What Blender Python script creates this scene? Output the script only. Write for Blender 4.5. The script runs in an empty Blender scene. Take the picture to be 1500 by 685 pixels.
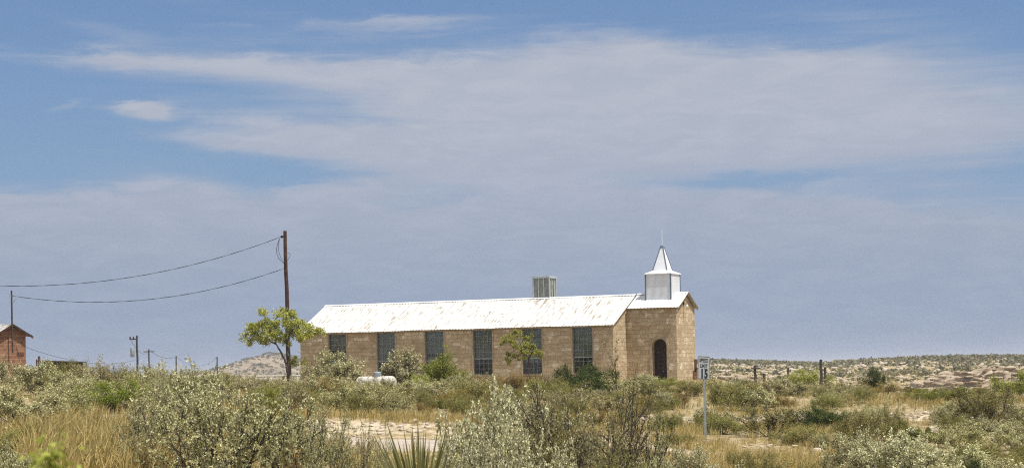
import bpy, math, random
import numpy as np
from mathutils import Vector, Matrix

D2R = math.radians
SC = bpy.context.scene
COL = SC.collection
RNG = np.random.default_rng(7)
random.seed(7)

# ------------------------------------------------------------------ camera geometry
EYE = 2.5                      # eye height above the road datum
F = 2750.0                     # focal length in pixels of a 1500 px wide frame
CX, HY = 750.0, 545.0          # principal column, horizon row
ROLL = D2R(1.0)
CR, SR = math.cos(ROLL), math.sin(ROLL)

def at(px, row, y):
    """world point at depth y seen at a pixel of the 1500x685 frame"""
    xc = (px - CX) / F * y
    yc = (HY - row) / F * y
    return Vector((xc * CR + yc * SR, y, EYE - xc * SR + yc * CR))

def proj(p):
    X, Y, Z = p[0], p[1], p[2] - EYE
    return CX + F * (X * CR - Z * SR) / Y, HY - F * (X * SR + Z * CR) / Y

# ------------------------------------------------------------------ terrain
ST = np.array([0, 14, 26, 38, 47, 53.5, 56, 61, 70, 80, 92, 105, 120, 140, 170, 200, 250, 330, 420, 500, 560, 700, 1000, 1500, 2500, 9000.])
FAR_L = [-4.5, -5, -6, -8, -9, -9, -9]
PXC = np.array([-500, 150, 420, 560, 700, 850, 1030, 1120, 1200, 1310, 1500, 2100.])
PRO = np.array([
    [-2.2, -1.9, -1.5, -1.2, -1.05, -1.0, -.95, -.85, -.7, -.5, -.35, -.3, -.3, -.5, -1, -1.6, -2.5, -3.5, -4] + FAR_L,
    [-2.2, -1.9, -1.5, -1.2, -1.05, -1.0, -.95, -.85, -.7, -.5, -.35, -.3, -.3, -.5, -1, -1.6, -2.5, -3.5, -4] + FAR_L,
    [-2.2, -2.1, -1.9, -1.75, -1.6, -1.55, -1.3, -1.2, -1.1, -.9, -.7, -.55, -.5, -.7, -1.2, -2, -3, -3.8, -4.2] + FAR_L,
    [-2.2, -2.2, -2.1, -2.0, -1.9, -1.85, -1.45, -1.4, -1.3, -1.1, -.85, -.6, -.55, -.7, -1.2, -2, -3, -4, -4.4] + FAR_L,
    [-2.2, -2.2, -2.15, -2.05, -2.0, -1.95, -1.55, -1.5, -1.4, -1.15, -.88, -.6, -.55, -.7, -1.2, -2, -3, -4, -4.4] + FAR_L,
    [-2.3, -2.3, -2.3, -2.3, -2.25, -2.2, -2.0, -1.9, -1.75, -1.4, -1.0, -.6, -.55, -.7, -1.2, -2, -3, -4, -4.4] + FAR_L,
    [-2.4, -2.4, -2.45, -2.5, -2.55, -2.55, -2.5, -2.44, -2.1, -1.6, -1.1, -.65, -.6, -.8, -1.3, -2, -2.8, -1.5, .3, 2.0, 2.1, 1, -4, -9, -9, -9],
    [-2.4, -2.4, -2.45, -2.5, -2.6, -2.6, -2.55, -2.45, -2.1, -1.75, -1.5, -1.4, -1.4, -1.6, -2.1, -2.7, -3, -1.4, .3, 1.75, 1.8, .8, -4, -9, -9, -9],
    [-2.4, -2.4, -2.45, -2.5, -2.6, -2.6, -2.55, -2.45, -2.1, -1.8, -1.6, -1.5, -1.6, -1.9, -2.4, -2.9, -3, -1.7, -.2, .7, .8, .2, -4, -9, -9, -9],
    [-2.4, -2.4, -2.45, -2.5, -2.6, -2.6, -2.55, -2.45, -2.1, -1.85, -1.7, -1.6, -1.7, -2.0, -2.6, -3.0, -3, -1.3, .4, 1.6, 1.7, 1, -4, -9, -9, -9],
    [-2.4, -2.4, -2.45, -2.5, -2.6, -2.6, -2.55, -2.45, -2.1, -1.85, -1.7, -1.6, -1.7, -2.0, -2.5, -2.9, -2.6, -1.1, .5, 1.7, 1.9, 1.4, -4, -9, -9, -9],
    [-2.4, -2.4, -2.45, -2.5, -2.6, -2.6, -2.55, -2.45, -2.1, -1.85, -1.7, -1.6, -1.7, -2.0, -2.5, -2.9, -2.6, -1.1, .4, 1.4, 1.5, 1, -4, -9, -9, -9],
])

def _hash(ix, iy, s):
    n = np.sin(ix * 127.1 + iy * 311.7 + s * 74.7) * 43758.5453
    return n - np.floor(n)

def vnoise(x, y, s=0):
    ix, iy = np.floor(x), np.floor(y)
    fx, fy = x - ix, y - iy
    fx = fx * fx * (3 - 2 * fx); fy = fy * fy * (3 - 2 * fy)
    a = _hash(ix, iy, s); b = _hash(ix + 1, iy, s); c = _hash(ix, iy + 1, s); d = _hash(ix + 1, iy + 1, s)
    return (a * (1 - fx) + b * fx) * (1 - fy) + (c * (1 - fx) + d * fx) * fy - .5

def sstep(a, b, x):
    t = np.clip((x - a) / (b - a), 0, 1)
    return t * t * (3 - 2 * t)

def road_c(x): return 50.2 - 9.8 * sstep(-2.0, 5.5, np.asarray(x, float))
ROAD_H = 3.0

def ground(x, y, micro=True):
    x = np.asarray(x, float); y = np.asarray(y, float)
    ys = np.maximum(y, 6.0)
    px = np.clip(CX + F * x / ys, -500, 2099)
    i = np.clip(np.searchsorted(PXC, px, 'right') - 1, 0, len(PXC) - 2)
    t = (px - PXC[i]) / (PXC[i + 1] - PXC[i]); t = t * t * (3 - 2 * t)
    yy = np.clip(y, 0, 8999)
    j = np.clip(np.searchsorted(ST, yy, 'right') - 1, 0, len(ST) - 2)
    s = (yy - ST[j]) / (ST[j + 1] - ST[j])
    g = (PRO[i, j] * (1 - s) + PRO[i, j + 1] * s) * (1 - t) + (PRO[i + 1, j] * (1 - s) + PRO[i + 1, j + 1] * s) * t
    # dip in front of the pale bank on the right
    w = sstep(860, 960, px) * (1 - sstep(1380, 1480, px))
    g = g - .32 * w * np.exp(-((y - 71.6) / 2.0) ** 2)
    if micro:
        off = 1 - .85 * np.exp(-((y - road_c(x)) / 4.0) ** 4)
        far = sstep(180, 420, y)
        g = g + off * (.22 * vnoise(x / 7, y / 7, 1) + .10 * vnoise(x / 2.2, y / 2.2, 2) + .05 * vnoise(x / .8, y / .8, 3))
        g = g + far * (1.0 * vnoise(x / 38, y / 38, 4) + .7 * vnoise(x / 14, y / 22, 5) + .4 * vnoise(x / 6, y / 9, 8))
    # low hill far behind the pole
    hx = 750 + x / 1500 * F
    near = np.exp(-((y - 1500) / 260.0) ** 2)
    g = g + near * (9.0 * np.exp(-((hx - 403) / 38) ** 2) + 18.0 * np.exp(-((hx - 395) / 165) ** 2)) * (1 + .12 * vnoise(x / 30, y / 60, 6))
    g = g + near * 1.6 * vnoise(x / 10, y / 25, 7) * np.exp(-((hx - 410) / 130) ** 2)
    return g + EYE

def gz(x, y):
    return float(ground(np.array([x]), np.array([y]))[0])

def ray_ground(px, row, y0=18., y1=900.):
    ys = np.concatenate([np.linspace(y0, 140, 900), np.linspace(140.5, y1, 600)])
    xc = (px - CX) / F * ys; yc = (HY - row) / F * ys
    X = xc * CR + yc * SR; Z = EYE - xc * SR + yc * CR
    d = Z - ground(X, ys)
    k = np.argmax(d < 0)
    return float(X[k]), float(ys[k])

# ------------------------------------------------------------------ node helpers
def newmat(name):
    m = bpy.data.materials.new(name); m.use_nodes = True
    nt = m.node_tree; nt.nodes.clear()
    return m, NT(nt)

class NT:
    def __init__(s, nt): s.nt = nt
    def n(s, typ, **kw):
        nd = s.nt.nodes.new(typ)
        ins = kw.pop('i', {})
        for k, v in kw.items(): setattr(nd, k, v)
        for k, v in ins.items(): s.set(nd, k, v)
        return nd
    def set(s, nd, k, v):
        sock = nd.inputs[k]
        if isinstance(v, bpy.types.NodeSocket): s.nt.links.new(v, sock)
        elif isinstance(v, bpy.types.Node): s.nt.links.new(v.outputs[0], sock)
        else:
            if isinstance(v, (tuple, list)) and len(v) == 3 and sock.type == 'RGBA': v = (*v, 1)
            sock.default_value = v
    def math(s, op, a, b=None, c=None, clamp=False):
        nd = s.n('ShaderNodeMath', operation=op, use_clamp=clamp)
        s.set(nd, 0, a)
        if b is not None: s.set(nd, 1, b)
        if c is not None: s.set(nd, 2, c)
        return nd.outputs[0]
    def mix(s, f, a, b, blend='MIX'):
        nd = s.n('ShaderNodeMix', data_type='RGBA', blend_type=blend)
        s.set(nd, 'Factor', f); s.set(nd, 6, a); s.set(nd, 7, b)
        return nd.outputs[2]
    def noise(s, vec, scale, detail=4, rough=.55, dist=0, dim='3D'):
        nd = s.n('ShaderNodeTexNoise', noise_dimensions=dim)
        if vec is not None: s.set(nd, 'Vector', vec)
        s.set(nd, 'Scale', scale); s.set(nd, 'Detail', detail); s.set(nd, 'Roughness', rough); s.set(nd, 'Distortion', dist)
        return nd.outputs['Fac']
    def ramp(s, f, stops, interp='LINEAR'):
        nd = s.n('ShaderNodeValToRGB'); nd.color_ramp.interpolation = interp
        el = nd.color_ramp.elements
        while len(el) < len(stops): el.new(.5)
        for e, (p, c) in zip(el, stops):
            e.position = p; e.color = (*c, 1) if len(c) == 3 else c
        s.set(nd, 'Fac', f)
        return nd.outputs[0]
    def step(s, f, a, b):
        nd = s.n('ShaderNodeMapRange', interpolation_type='SMOOTHSTEP')
        s.set(nd, 'Value', f); s.set(nd, 'From Min', a); s.set(nd, 'From Max', b)
        return nd.outputs[0]
    def mapping(s, vec, scale=(1, 1, 1), rot=(0, 0, 0), loc=(0, 0, 0)):
        return s.n('ShaderNodeMapping', i={'Vector': vec, 'Scale': scale, 'Rotation': rot, 'Location': loc}).outputs[0]
    def bump(s, h, strength=.5, dist=.02):
        return s.n('ShaderNodeBump', i={'Height': h, 'Strength': strength, 'Distance': dist}).outputs[0]
    def out(s, sh):
        o = s.n('ShaderNodeOutputMaterial'); s.nt.links.new(sh, o.inputs['Surface'])
    def pbsdf(s, color, rough=.8, normal=None, metal=0, spec=.3):
        nd = s.n('ShaderNodeBsdfPrincipled', i={'Base Color': color, 'Roughness': rough, 'Metallic': metal, 'Specular IOR Level': spec})
        if normal is not None: s.set(nd, 'Normal', normal)
        return nd.outputs[0]
    def uv(s): return s.n('ShaderNodeTexCoord').outputs['UV']
    def obj(s): return s.n('ShaderNodeTexCoord').outputs['Object']
    def pos(s): return s.n('ShaderNodeNewGeometry').outputs['Position']

def simple(name, col, rough=.7, var=.25, scale=6., metal=0, spec=.3, coords='obj', bump=0):
    m, t = newmat(name)
    v = t.obj() if coords == 'obj' else t.pos()
    n1 = t.noise(v, scale, 5, .6)
    c = t.mix(t.step(n1, .3, .7), tuple(x * (1 - var) for x in col), tuple(min(1, x * (1 + var * .6)) for x in col))
    nrm = t.bump(t.noise(v, scale * 4, 4), bump, .02) if bump else None
    t.out(t.pbsdf(c, rough, nrm, metal, spec))
    return m

def leafmat(name, stops, trans=.25, rough=.55):
    m, t = newmat(name)
    r = t.n('ShaderNodeNewGeometry').outputs['Random Per Island']
    oi = t.n('ShaderNodeObjectInfo').outputs['Random']
    c = t.ramp(r, stops)
    hs = t.n('ShaderNodeHueSaturation', i={'Hue': t.math('MULTIPLY_ADD', oi, .024, .490), 'Saturation': 1.0, 'Value': t.math('MULTIPLY_ADD', oi, .3, .85), 'Color': c})
    b = t.pbsdf(hs.outputs[0], rough, None, 0, .12)
    tr = t.n('ShaderNodeBsdfTranslucent', i={'Color': hs.outputs[0]})
    mx = t.n('ShaderNodeMixShader', i={0: trans}); t.nt.links.new(b, mx.inputs[1]); t.nt.links.new(tr.outputs[0], mx.inputs[2])
    t.out(mx.outputs[0])
    return m

M = {}
M['sage'] = leafmat('sage_leaf', [(0, (0.205, 0.189, 0.085)), (.45, (0.400, 0.373, 0.190)), (.85, (0.562, 0.529, 0.300)), (1, (0.670, 0.637, 0.390))], .2)
M['sage_bright'] = leafmat('sage_leaf_bright', [(0, (.24, .22, .11)), (.4, (.44, .41, .23)), (.8, (.64, .61, .40)), (1, (.76, .73, .53))], .2)
M['sage_dull'] = leafmat('sage_leaf_dull', [(0, (0.187, 0.165, 0.067)), (.5, (0.330, 0.297, 0.134)), (1, (0.506, 0.462, 0.247))], .2)
M['olive'] = leafmat('olive_leaf', [(0, (0.103, 0.094, 0.024)), (.5, (0.218, 0.199, 0.053)), (1, (0.356, 0.322, 0.105))])
M['rust'] = leafmat('rust_leaf', [(0, (0.132, 0.092, 0.022)), (.5, (0.242, 0.172, 0.042)), (1, (0.352, 0.265, 0.077))])
M['green'] = leafmat('green_leaf', [(0, (0.081, 0.098, 0.013)), (.5, (0.172, 0.201, 0.026)), (1, (0.310, 0.322, 0.050))], .3)
M['dark'] = leafmat('dark_green_leaf', [(0, (.018, .028, .006)), (.6, (.058, .080, .014)), (1, (.125, .145, .03))])
M['yellow'] = leafmat('yellow_green_leaf', [(0, (0.151, 0.165, 0.023)), (.5, (0.302, 0.319, 0.053)), (1, (0.464, 0.473, 0.126))], .3)
M['straw'] = leafmat('straw_blade', [(0, (0.216, 0.166, 0.054)), (.4, (0.430, 0.338, 0.118)), (.8, (0.624, 0.493, 0.199)), (1, (0.748, 0.626, 0.307))], .25)
M['treeleaf'] = leafmat('tree_leaf', [(0, (0.175, 0.178, 0.025)), (.5, (0.350, 0.351, 0.060)), (1, (0.530, 0.518, 0.130))], .4)
M['hillscrub'] = leafmat('hill_scrub_leaf', [(0, (.12, .11, .065)), (.5, (.19, .175, .105)), (1, (.27, .245, .155))])
M['weed'] = leafmat('weed_leaf', [(0, (.17, .19, .025)), (.5, (.29, .31, .05)), (1, (.40, .41, .10))], .4)
M['dead'] = leafmat('dead_leaf', [(0, (0.120, 0.063, 0.020)), (.5, (0.247, 0.144, 0.050)), (1, (0.338, 0.252, 0.100))], .2)
M['cactus'] = simple('cactus_pad', (.075, .085, .018), .7, .35, 9, spec=.05)
M['yucca'] = leafmat('yucca_blade', [(0, (.10, .11, .03)), (.5, (.20, .20, .065)), (1, (.34, .33, .15))], .1, .45)
M['bark'] = simple('bark', (.085, .07, .055), .95, .4, 14, bump=.5)
M['twig'] = simple('twig', (.062, .052, .043), .95, .35, 20)
M['pole'] = simple('creosote_wood', (.065, .032, .02), .9, .5, 5, bump=.4)
M['post'] = simple('weathered_post', (.055, .043, .035), .95, .35, 5)
M['wire'] = simple('wire', (.02, .02, .022), .6, .2, 4)
M['white'] = simple('white_paint', (.72, .74, .77), .5, .07, 2.5)
M['trim'] = simple('grey_blue_trim', (.11, .15, .20), .55, .2, 4)
M['galv'] = simple('galvanised_steel', (.30, .33, .34), .45, .25, 6, metal=.3, spec=.5)
M['cooler_frame'] = simple('cooler_frame', (.42, .46, .48), .5, .2, 6, metal=.1)
M['bars'] = simple('glazing_bar_paint', (.28, .29, .275), .6, .2, 5)
M['sign'] = simple('sign_face', (.33, .345, .35), .45, .08, 8)
M['ink'] = simple('sign_black', (.015, .015, .017), .5, .2, 8)
M['rustplate'] = simple('rusty_plate', (.11, .05, .03), .8, .4, 10)
M['frame'] = simple('window_frame_paint', (.17, .17, .15), .6, .25, 5)
M['casing'] = simple('window_casing', (.38, .30, .20), .8, .25, 5)
M['blind'] = simple('faded_blind', (.58, .60, .53), .7, .25, 3)
M['door'] = simple('dark_wood_door', (.035, .02, .013), .7, .4, 6)
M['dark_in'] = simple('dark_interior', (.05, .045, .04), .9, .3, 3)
M['tank'] = simple('tank_paint', (.50, .475, .43), .55, .18, 5)
M['wash'] = simple('whitewash', (.66, .63, .58), .8, .15, 4, bump=.4)
M['concrete'] = simple('concrete', (.42, .40, .36), .9, .2, 8)

def mat_glass():
    m, t = newmat('window_glass')
    tr = t.n('ShaderNodeBsdfTransparent', i={'Color': (.78, .81, .78)})
    n1 = t.noise(t.obj(), 2.2, 3)
    gl = t.n('ShaderNodeBsdfGlossy', i={'Color': (.8, .8, .8), 'Roughness': .12, 'Normal': t.bump(n1, .15, .02)})
    fr = t.n('ShaderNodeFresnel', i={'IOR': 1.5})
    mx = t.n('ShaderNodeMixShader', i={0: t.math('MULTIPLY_ADD', fr.outputs[0], .9, .03)})
    t.nt.links.new(tr.outputs[0], mx.inputs[1]); t.nt.links.new(gl.outputs[0], mx.inputs[2])
    t.out(mx.outputs[0]); return m
M['glass'] = mat_glass()

def mat_stone():
    m, t = newmat('tan_limestone_masonry')
    uv = t.uv()
    nz = t.n('ShaderNodeTexNoise', i={'Vector': uv, 'Scale': 2.3, 'Detail': 3})
    off = t.n('ShaderNodeVectorMath', operation='MULTIPLY_ADD', i={0: nz.outputs['Color'], 1: (.26, .19, 0), 2: uv}).outputs[0]
    br = t.n('ShaderNodeTexBrick', offset=.45, squash=.75, squash_frequency=3, i={'Vector': off, 'Color1': (0, 0, 0), 'Color2': (1, 1, 1), 'Mortar': (.5, .5, .5),
             'Scale': 1.0, 'Mortar Size': .018, 'Mortar Smooth': .3, 'Bias': 0, 'Brick Width': .50, 'Row Height': .235})
    vo = t.n('ShaderNodeTexVoronoi', i={'Vector': t.mapping(off, (2.0, 3.3, 1)), 'Scale': 1.0})
    vr = t.n('ShaderNodeSeparateColor', i={0: vo.outputs['Color']}).outputs[0]
    stone = t.ramp(t.math('MULTIPLY_ADD', br.outputs['Color'], .52, t.math('MULTIPLY', vr, .48)),
                   [(0, (.36, .25, .145)), (.3, (.46, .35, .215)), (.58, (.52, .41, .265)), (.76, (.61, .50, .345)), (.9, (.76, .67, .50)), (1, (.80, .72, .56))])
    fine = t.noise(uv, 9, 6, .7)
    stone = t.mix(t.step(fine, .36, .60), t.mix(.5, stone, (.25, .175, .105)), stone)
    patch = t.noise(uv, .55, 3)
    stone = t.mix(t.step(patch, .5, .75), stone, t.mix(.35, stone, (.52, .43, .29)))
    c = t.mix(t.math('MULTIPLY', br.outputs['Fac'], .42), stone, (.36, .28, .185))
    sv = t.n('ShaderNodeSeparateXYZ', i={0: uv}).outputs[1]
    drip = t.noise(t.mapping(uv, (3.2, .35, 1)), 1.2, 4, .6)
    foot = t.math('MULTIPLY', t.step(t.math('ADD', sv, t.math('MULTIPLY', drip, .8)), .75, .1), .5)
    c = t.mix(foot, c, (.25, .175, .10))
    c = t.mix(t.math('MULTIPLY', t.step(drip, .56, .72), .35), c, (.24, .17, .10))
    hgt = t.math('SUBTRACT', 1.0, br.outputs['Fac'])
    h = t.math('MULTIPLY_ADD', fine, .8, t.math('ADD', hgt, t.math('MULTIPLY', vr, .8)))
    t.out(t.pbsdf(c, .95, t.bump(h, .8, .03), 0, .15)); return m
M['stone'] = mat_stone()

def mat_blocks():
    m, t = newmat('red_clay_tile_blocks')
    uv = t.uv()
    br = t.n('ShaderNodeTexBrick', offset=.5, i={'Vector': uv, 'Color1': (.19, .085, .05), 'Color2': (.31, .165, .10), 'Mortar': (.34, .26, .185),
             'Scale': 1.0, 'Mortar Size': .018, 'Mortar Smooth': .3, 'Brick Width': .36, 'Row Height': .21})
    n1 = t.noise(uv, 5, 5, .65)
    c = t.mix(t.step(n1, .35, .7), t.mix(.45, br.outputs['Color'], (.16, .07, .04)), br.outputs['Color'])
    t.out(t.pbsdf(c, .95, t.bump(t.math('SUBTRACT', 1.0, br.outputs['Fac']), .7, .02), 0, .15)); return m
M['blocks'] = mat_blocks()

def mat_roof(name, base, rust_amt, streak=.5):
    """sheet metal: uv.x runs along the ridge, uv.y down the slope, in metres"""
    m, t = newmat(name)
    uv = t.uv()
    s1 = t.noise(t.mapping(uv, (5.5, 1.5, 1)), 1.0, 6, .66)
    s2 = t.noise(t.mapping(uv, (11, .8, 1)), 1.0, 4, .6)
    low = t.noise(uv, .42, 3, .6)
    v = t.math('ADD', t.math('MULTIPLY', s1, .62), t.math('MULTIPLY', s2, .38))
    v = t.math('ADD', v, t.math('MULTIPLY', t.math('SUBTRACT', low, .5), .34))
    rust = t.step(v, .595 - rust_amt, .665 - rust_amt)
    # lap seams every 0.62 m, where the paint has gone in places
    sep = t.n('ShaderNodeSeparateXYZ', i={0: uv})
    fr = t.math('FRACT', t.math('DIVIDE', sep.outputs[0], .62))
    seam = t.math('MULTIPLY', t.math('LESS_THAN', fr, .07), t.step(t.noise(t.mapping(uv, (2, .9, 1)), 1.3, 3), .47, .62))
    rust = t.math('MAXIMUM', t.math('MULTIPLY', rust, .85), t.math('MULTIPLY', seam, streak))
    rc = t.ramp(t.noise(uv, 7, 4, .7), [(.25, (.15, .11, .07)), (.55, (.24, .19, .125)), (.8, (.33, .28, .20))])
    dirt = t.mix(t.step(t.noise(t.mapping(uv, (3, .7, 1)), 1.6, 4), .35, .75), tuple(x * .8 for x in base), base)
    c = t.mix(rust, dirt, rc)
    t.out(t.pbsdf(c, .6, t.bump(s2, .15, .01), 0, .3)); return m
M['roof'] = mat_roof('white_painted_tin', (.61, .60, .565), .052, .9)
M['roof_new'] = mat_roof('clean_white_tin', (.66, .66, .65), -.10, .2)
M['tin_rust'] = mat_roof('rusty_tin', (.50, .50, .50), .16, .8)

def mat_cooler():
    m, t = newmat('cooler_pad')
    v = t.obj()
    n1 = t.noise(t.mapping(v, (5, 5, 2)), 1.5, 5, .65)
    sp = t.n('ShaderNodeSeparateXYZ', i={0: v})
    sl = t.math('FRACT', t.math('MULTIPLY', sp.outputs[2], 14))
    c = t.ramp(n1, [(.3, (.15, .16, .135)), (.5, (.25, .265, .235)), (.7, (.36, .345, .28))])
    c = t.mix(t.math('MULTIPLY', t.math('LESS_THAN', sl, .35), .35), c, (.12, .125, .115))
    t.out(t.pbsdf(c, .8)); return m
M['cooler'] = mat_cooler()

def mat_ground():
    m, t = newmat('caliche_ground')
    p = t.pos()
    bare = t.n('ShaderNodeAttribute', attribute_name='bare').outputs['Fac']
    n1 = t.noise(p, .35, 6, .62); n2 = t.noise(p, 2.2, 6, .65); n3 = t.noise(p, 12, 5, .7)
    soil = t.ramp(n2, [(.28, (.18, .135, .07)), (.5, (.30, .235, .13)), (.72, (.42, .335, .20))])
    cal = t.ramp(t.math('MULTIPLY_ADD', n3, .6, t.math('MULTIPLY', n2, .4)), [(.3, (.32, .25, .17)), (.5, (.46, .38, .275)), (.68, (.58, .50, .39))])
    k = t.math('ADD', t.math('MULTIPLY', t.math('SUBTRACT', n1, .5), 1.1), t.math('ADD', t.math('MULTIPLY', t.math('SUBTRACT', n2, .5), .9), bare))
    c = t.mix(t.step(k, .36, .62), soil, cal)
    c = t.mix(t.step(n3, .52, .75), c, t.mix(.45, c, (.13, .11, .05)))
    sy = t.n('ShaderNodeSeparateXYZ', i={0: p}).outputs[1]
    n4 = t.noise(t.mapping(p, (.05, .02, .08)), 1.0, 5, .65)
    hill = t.ramp(n4, [(.35, (.18, .14, .095)), (.55, (.26, .205, .14)), (.72, (.33, .27, .19))])
    c = t.mix(t.step(sy, 700, 1000), c, hill)
    h = t.math('MULTIPLY_ADD', n3, .6, n2)
    t.out(t.pbsdf(c, 1.0, t.bump(h, .8, .08), 0, .1)); return m
M['ground'] = mat_ground()

def mat_rock():
    m, t = newmat('pale_limestone')
    p = t.pos()
    sp = t.n('ShaderNodeSeparateXYZ', i={0: p})
    n1 = t.noise(p, 3.0, 6, .65); n2 = t.noise(p, .5, 4)
    band = t.noise(t.mapping(p, (.15, .15, 6)), 1.0, 4, .6)
    c = t.ramp(t.math('ADD', t.math('MULTIPLY', n1, .55), t.math('MULTIPLY', band, .45)),
               [(.3, (.20, .155, .105)), (.48, (.42, .355, .27)), (.66, (.58, .51, .41))])
    c = t.mix(t.step(n2, .5, .7), c, t.mix(.4, c, (.30, .23, .15)))
    t.out(t.pbsdf(c, .95, t.bump(t.math('ADD', n1, band), .8, .08), 0, .15)); return m
M['rock'] = mat_rock()
def mat_ledge():
    m, t = newmat('bedded_tan_limestone')
    p = t.pos(); nv = t.n('ShaderNodeNewGeometry').outputs['Normal']
    flat = t.n('ShaderNodeSeparateXYZ', i={0: nv}).outputs[2]
    n1 = t.noise(p, 1.6, 6, .7); n2 = t.noise(p, .35, 4); band = t.noise(t.mapping(p, (.12, .12, 3.2)), 1.0, 5, .65)
    c = t.ramp(t.math('ADD', t.math('MULTIPLY', n1, .5), t.math('MULTIPLY', band, .5)), [(.32, (.17, .125, .085)), (.46, (.32, .25, .175)), (.58, (.44, .365, .27)), (.7, (.56, .49, .39))])
    grit = t.ramp(n1, [(.35, (.22, .17, .10)), (.6, (.42, .35, .25))])
    c = t.mix(t.math('MULTIPLY', t.step(flat, .75, .95), t.step(n2, .4, .6)), c, grit)
    t.out(t.pbsdf(c, .95, t.bump(t.math('ADD', n1, band), .9, .15), 0, .1)); return m
M['ledge'] = mat_ledge()

def mat_asphalt():
    m, t = newmat('old_pale_asphalt')
    p = t.pos()
    n1 = t.noise(p, 30, 4, .7); n2 = t.noise(p, 1.1, 5, .6)
    c = t.ramp(t.math('ADD', t.math('MULTIPLY', n1, .5), t.math('MULTIPLY', n2, .5)), [(.3, (.27, .23, .19)), (.6, (.40, .345, .29)), (.8, (.50, .44, .37))])
    t.out(t.pbsdf(c, .9, t.bump(n1, .4, .01), 0, .0)); return m
M['asphalt'] = mat_asphalt()

# ------------------------------------------------------------------ mesh helpers
def mesh_np(name, V, faces, mats, smooth=False, midx=None, uv=None):
    """faces: list of int arrays (n,k); uv: per-loop array in face order"""
    me = bpy.data.meshes.new(name)
    V = np.asarray(V, np.float32)
    me.vertices.add(len(V)); me.vertices.foreach_set('co', V.ravel())
    li = np.concatenate([np.asarray(f, np.int32).ravel() for f in faces])
    cnt = np.concatenate([np.full(len(f), np.asarray(f).shape[1], np.int32) for f in faces])
    me.loops.add(len(li)); me.loops.foreach_set('vertex_index', li)
    me.polygons.add(len(cnt))
    me.polygons.foreach_set('loop_start', np.concatenate([[0], np.cumsum(cnt)[:-1]]).astype(np.int32))
    me.polygons.foreach_set('loop_total', cnt)
    for m in mats: me.materials.append(m)
    if midx is not None: me.polygons.foreach_set('material_index', np.asarray(midx, np.int32))
    if uv is not None:
        l = me.uv_layers.new(name='UVMap'); l.data.foreach_set('uv', np.asarray(uv, np.float32).ravel())
    me.update(calc_edges=True); me.validate()
    if smooth: me.polygons.foreach_set('use_smooth', np.ones(len(cnt), bool))
    return me

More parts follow.
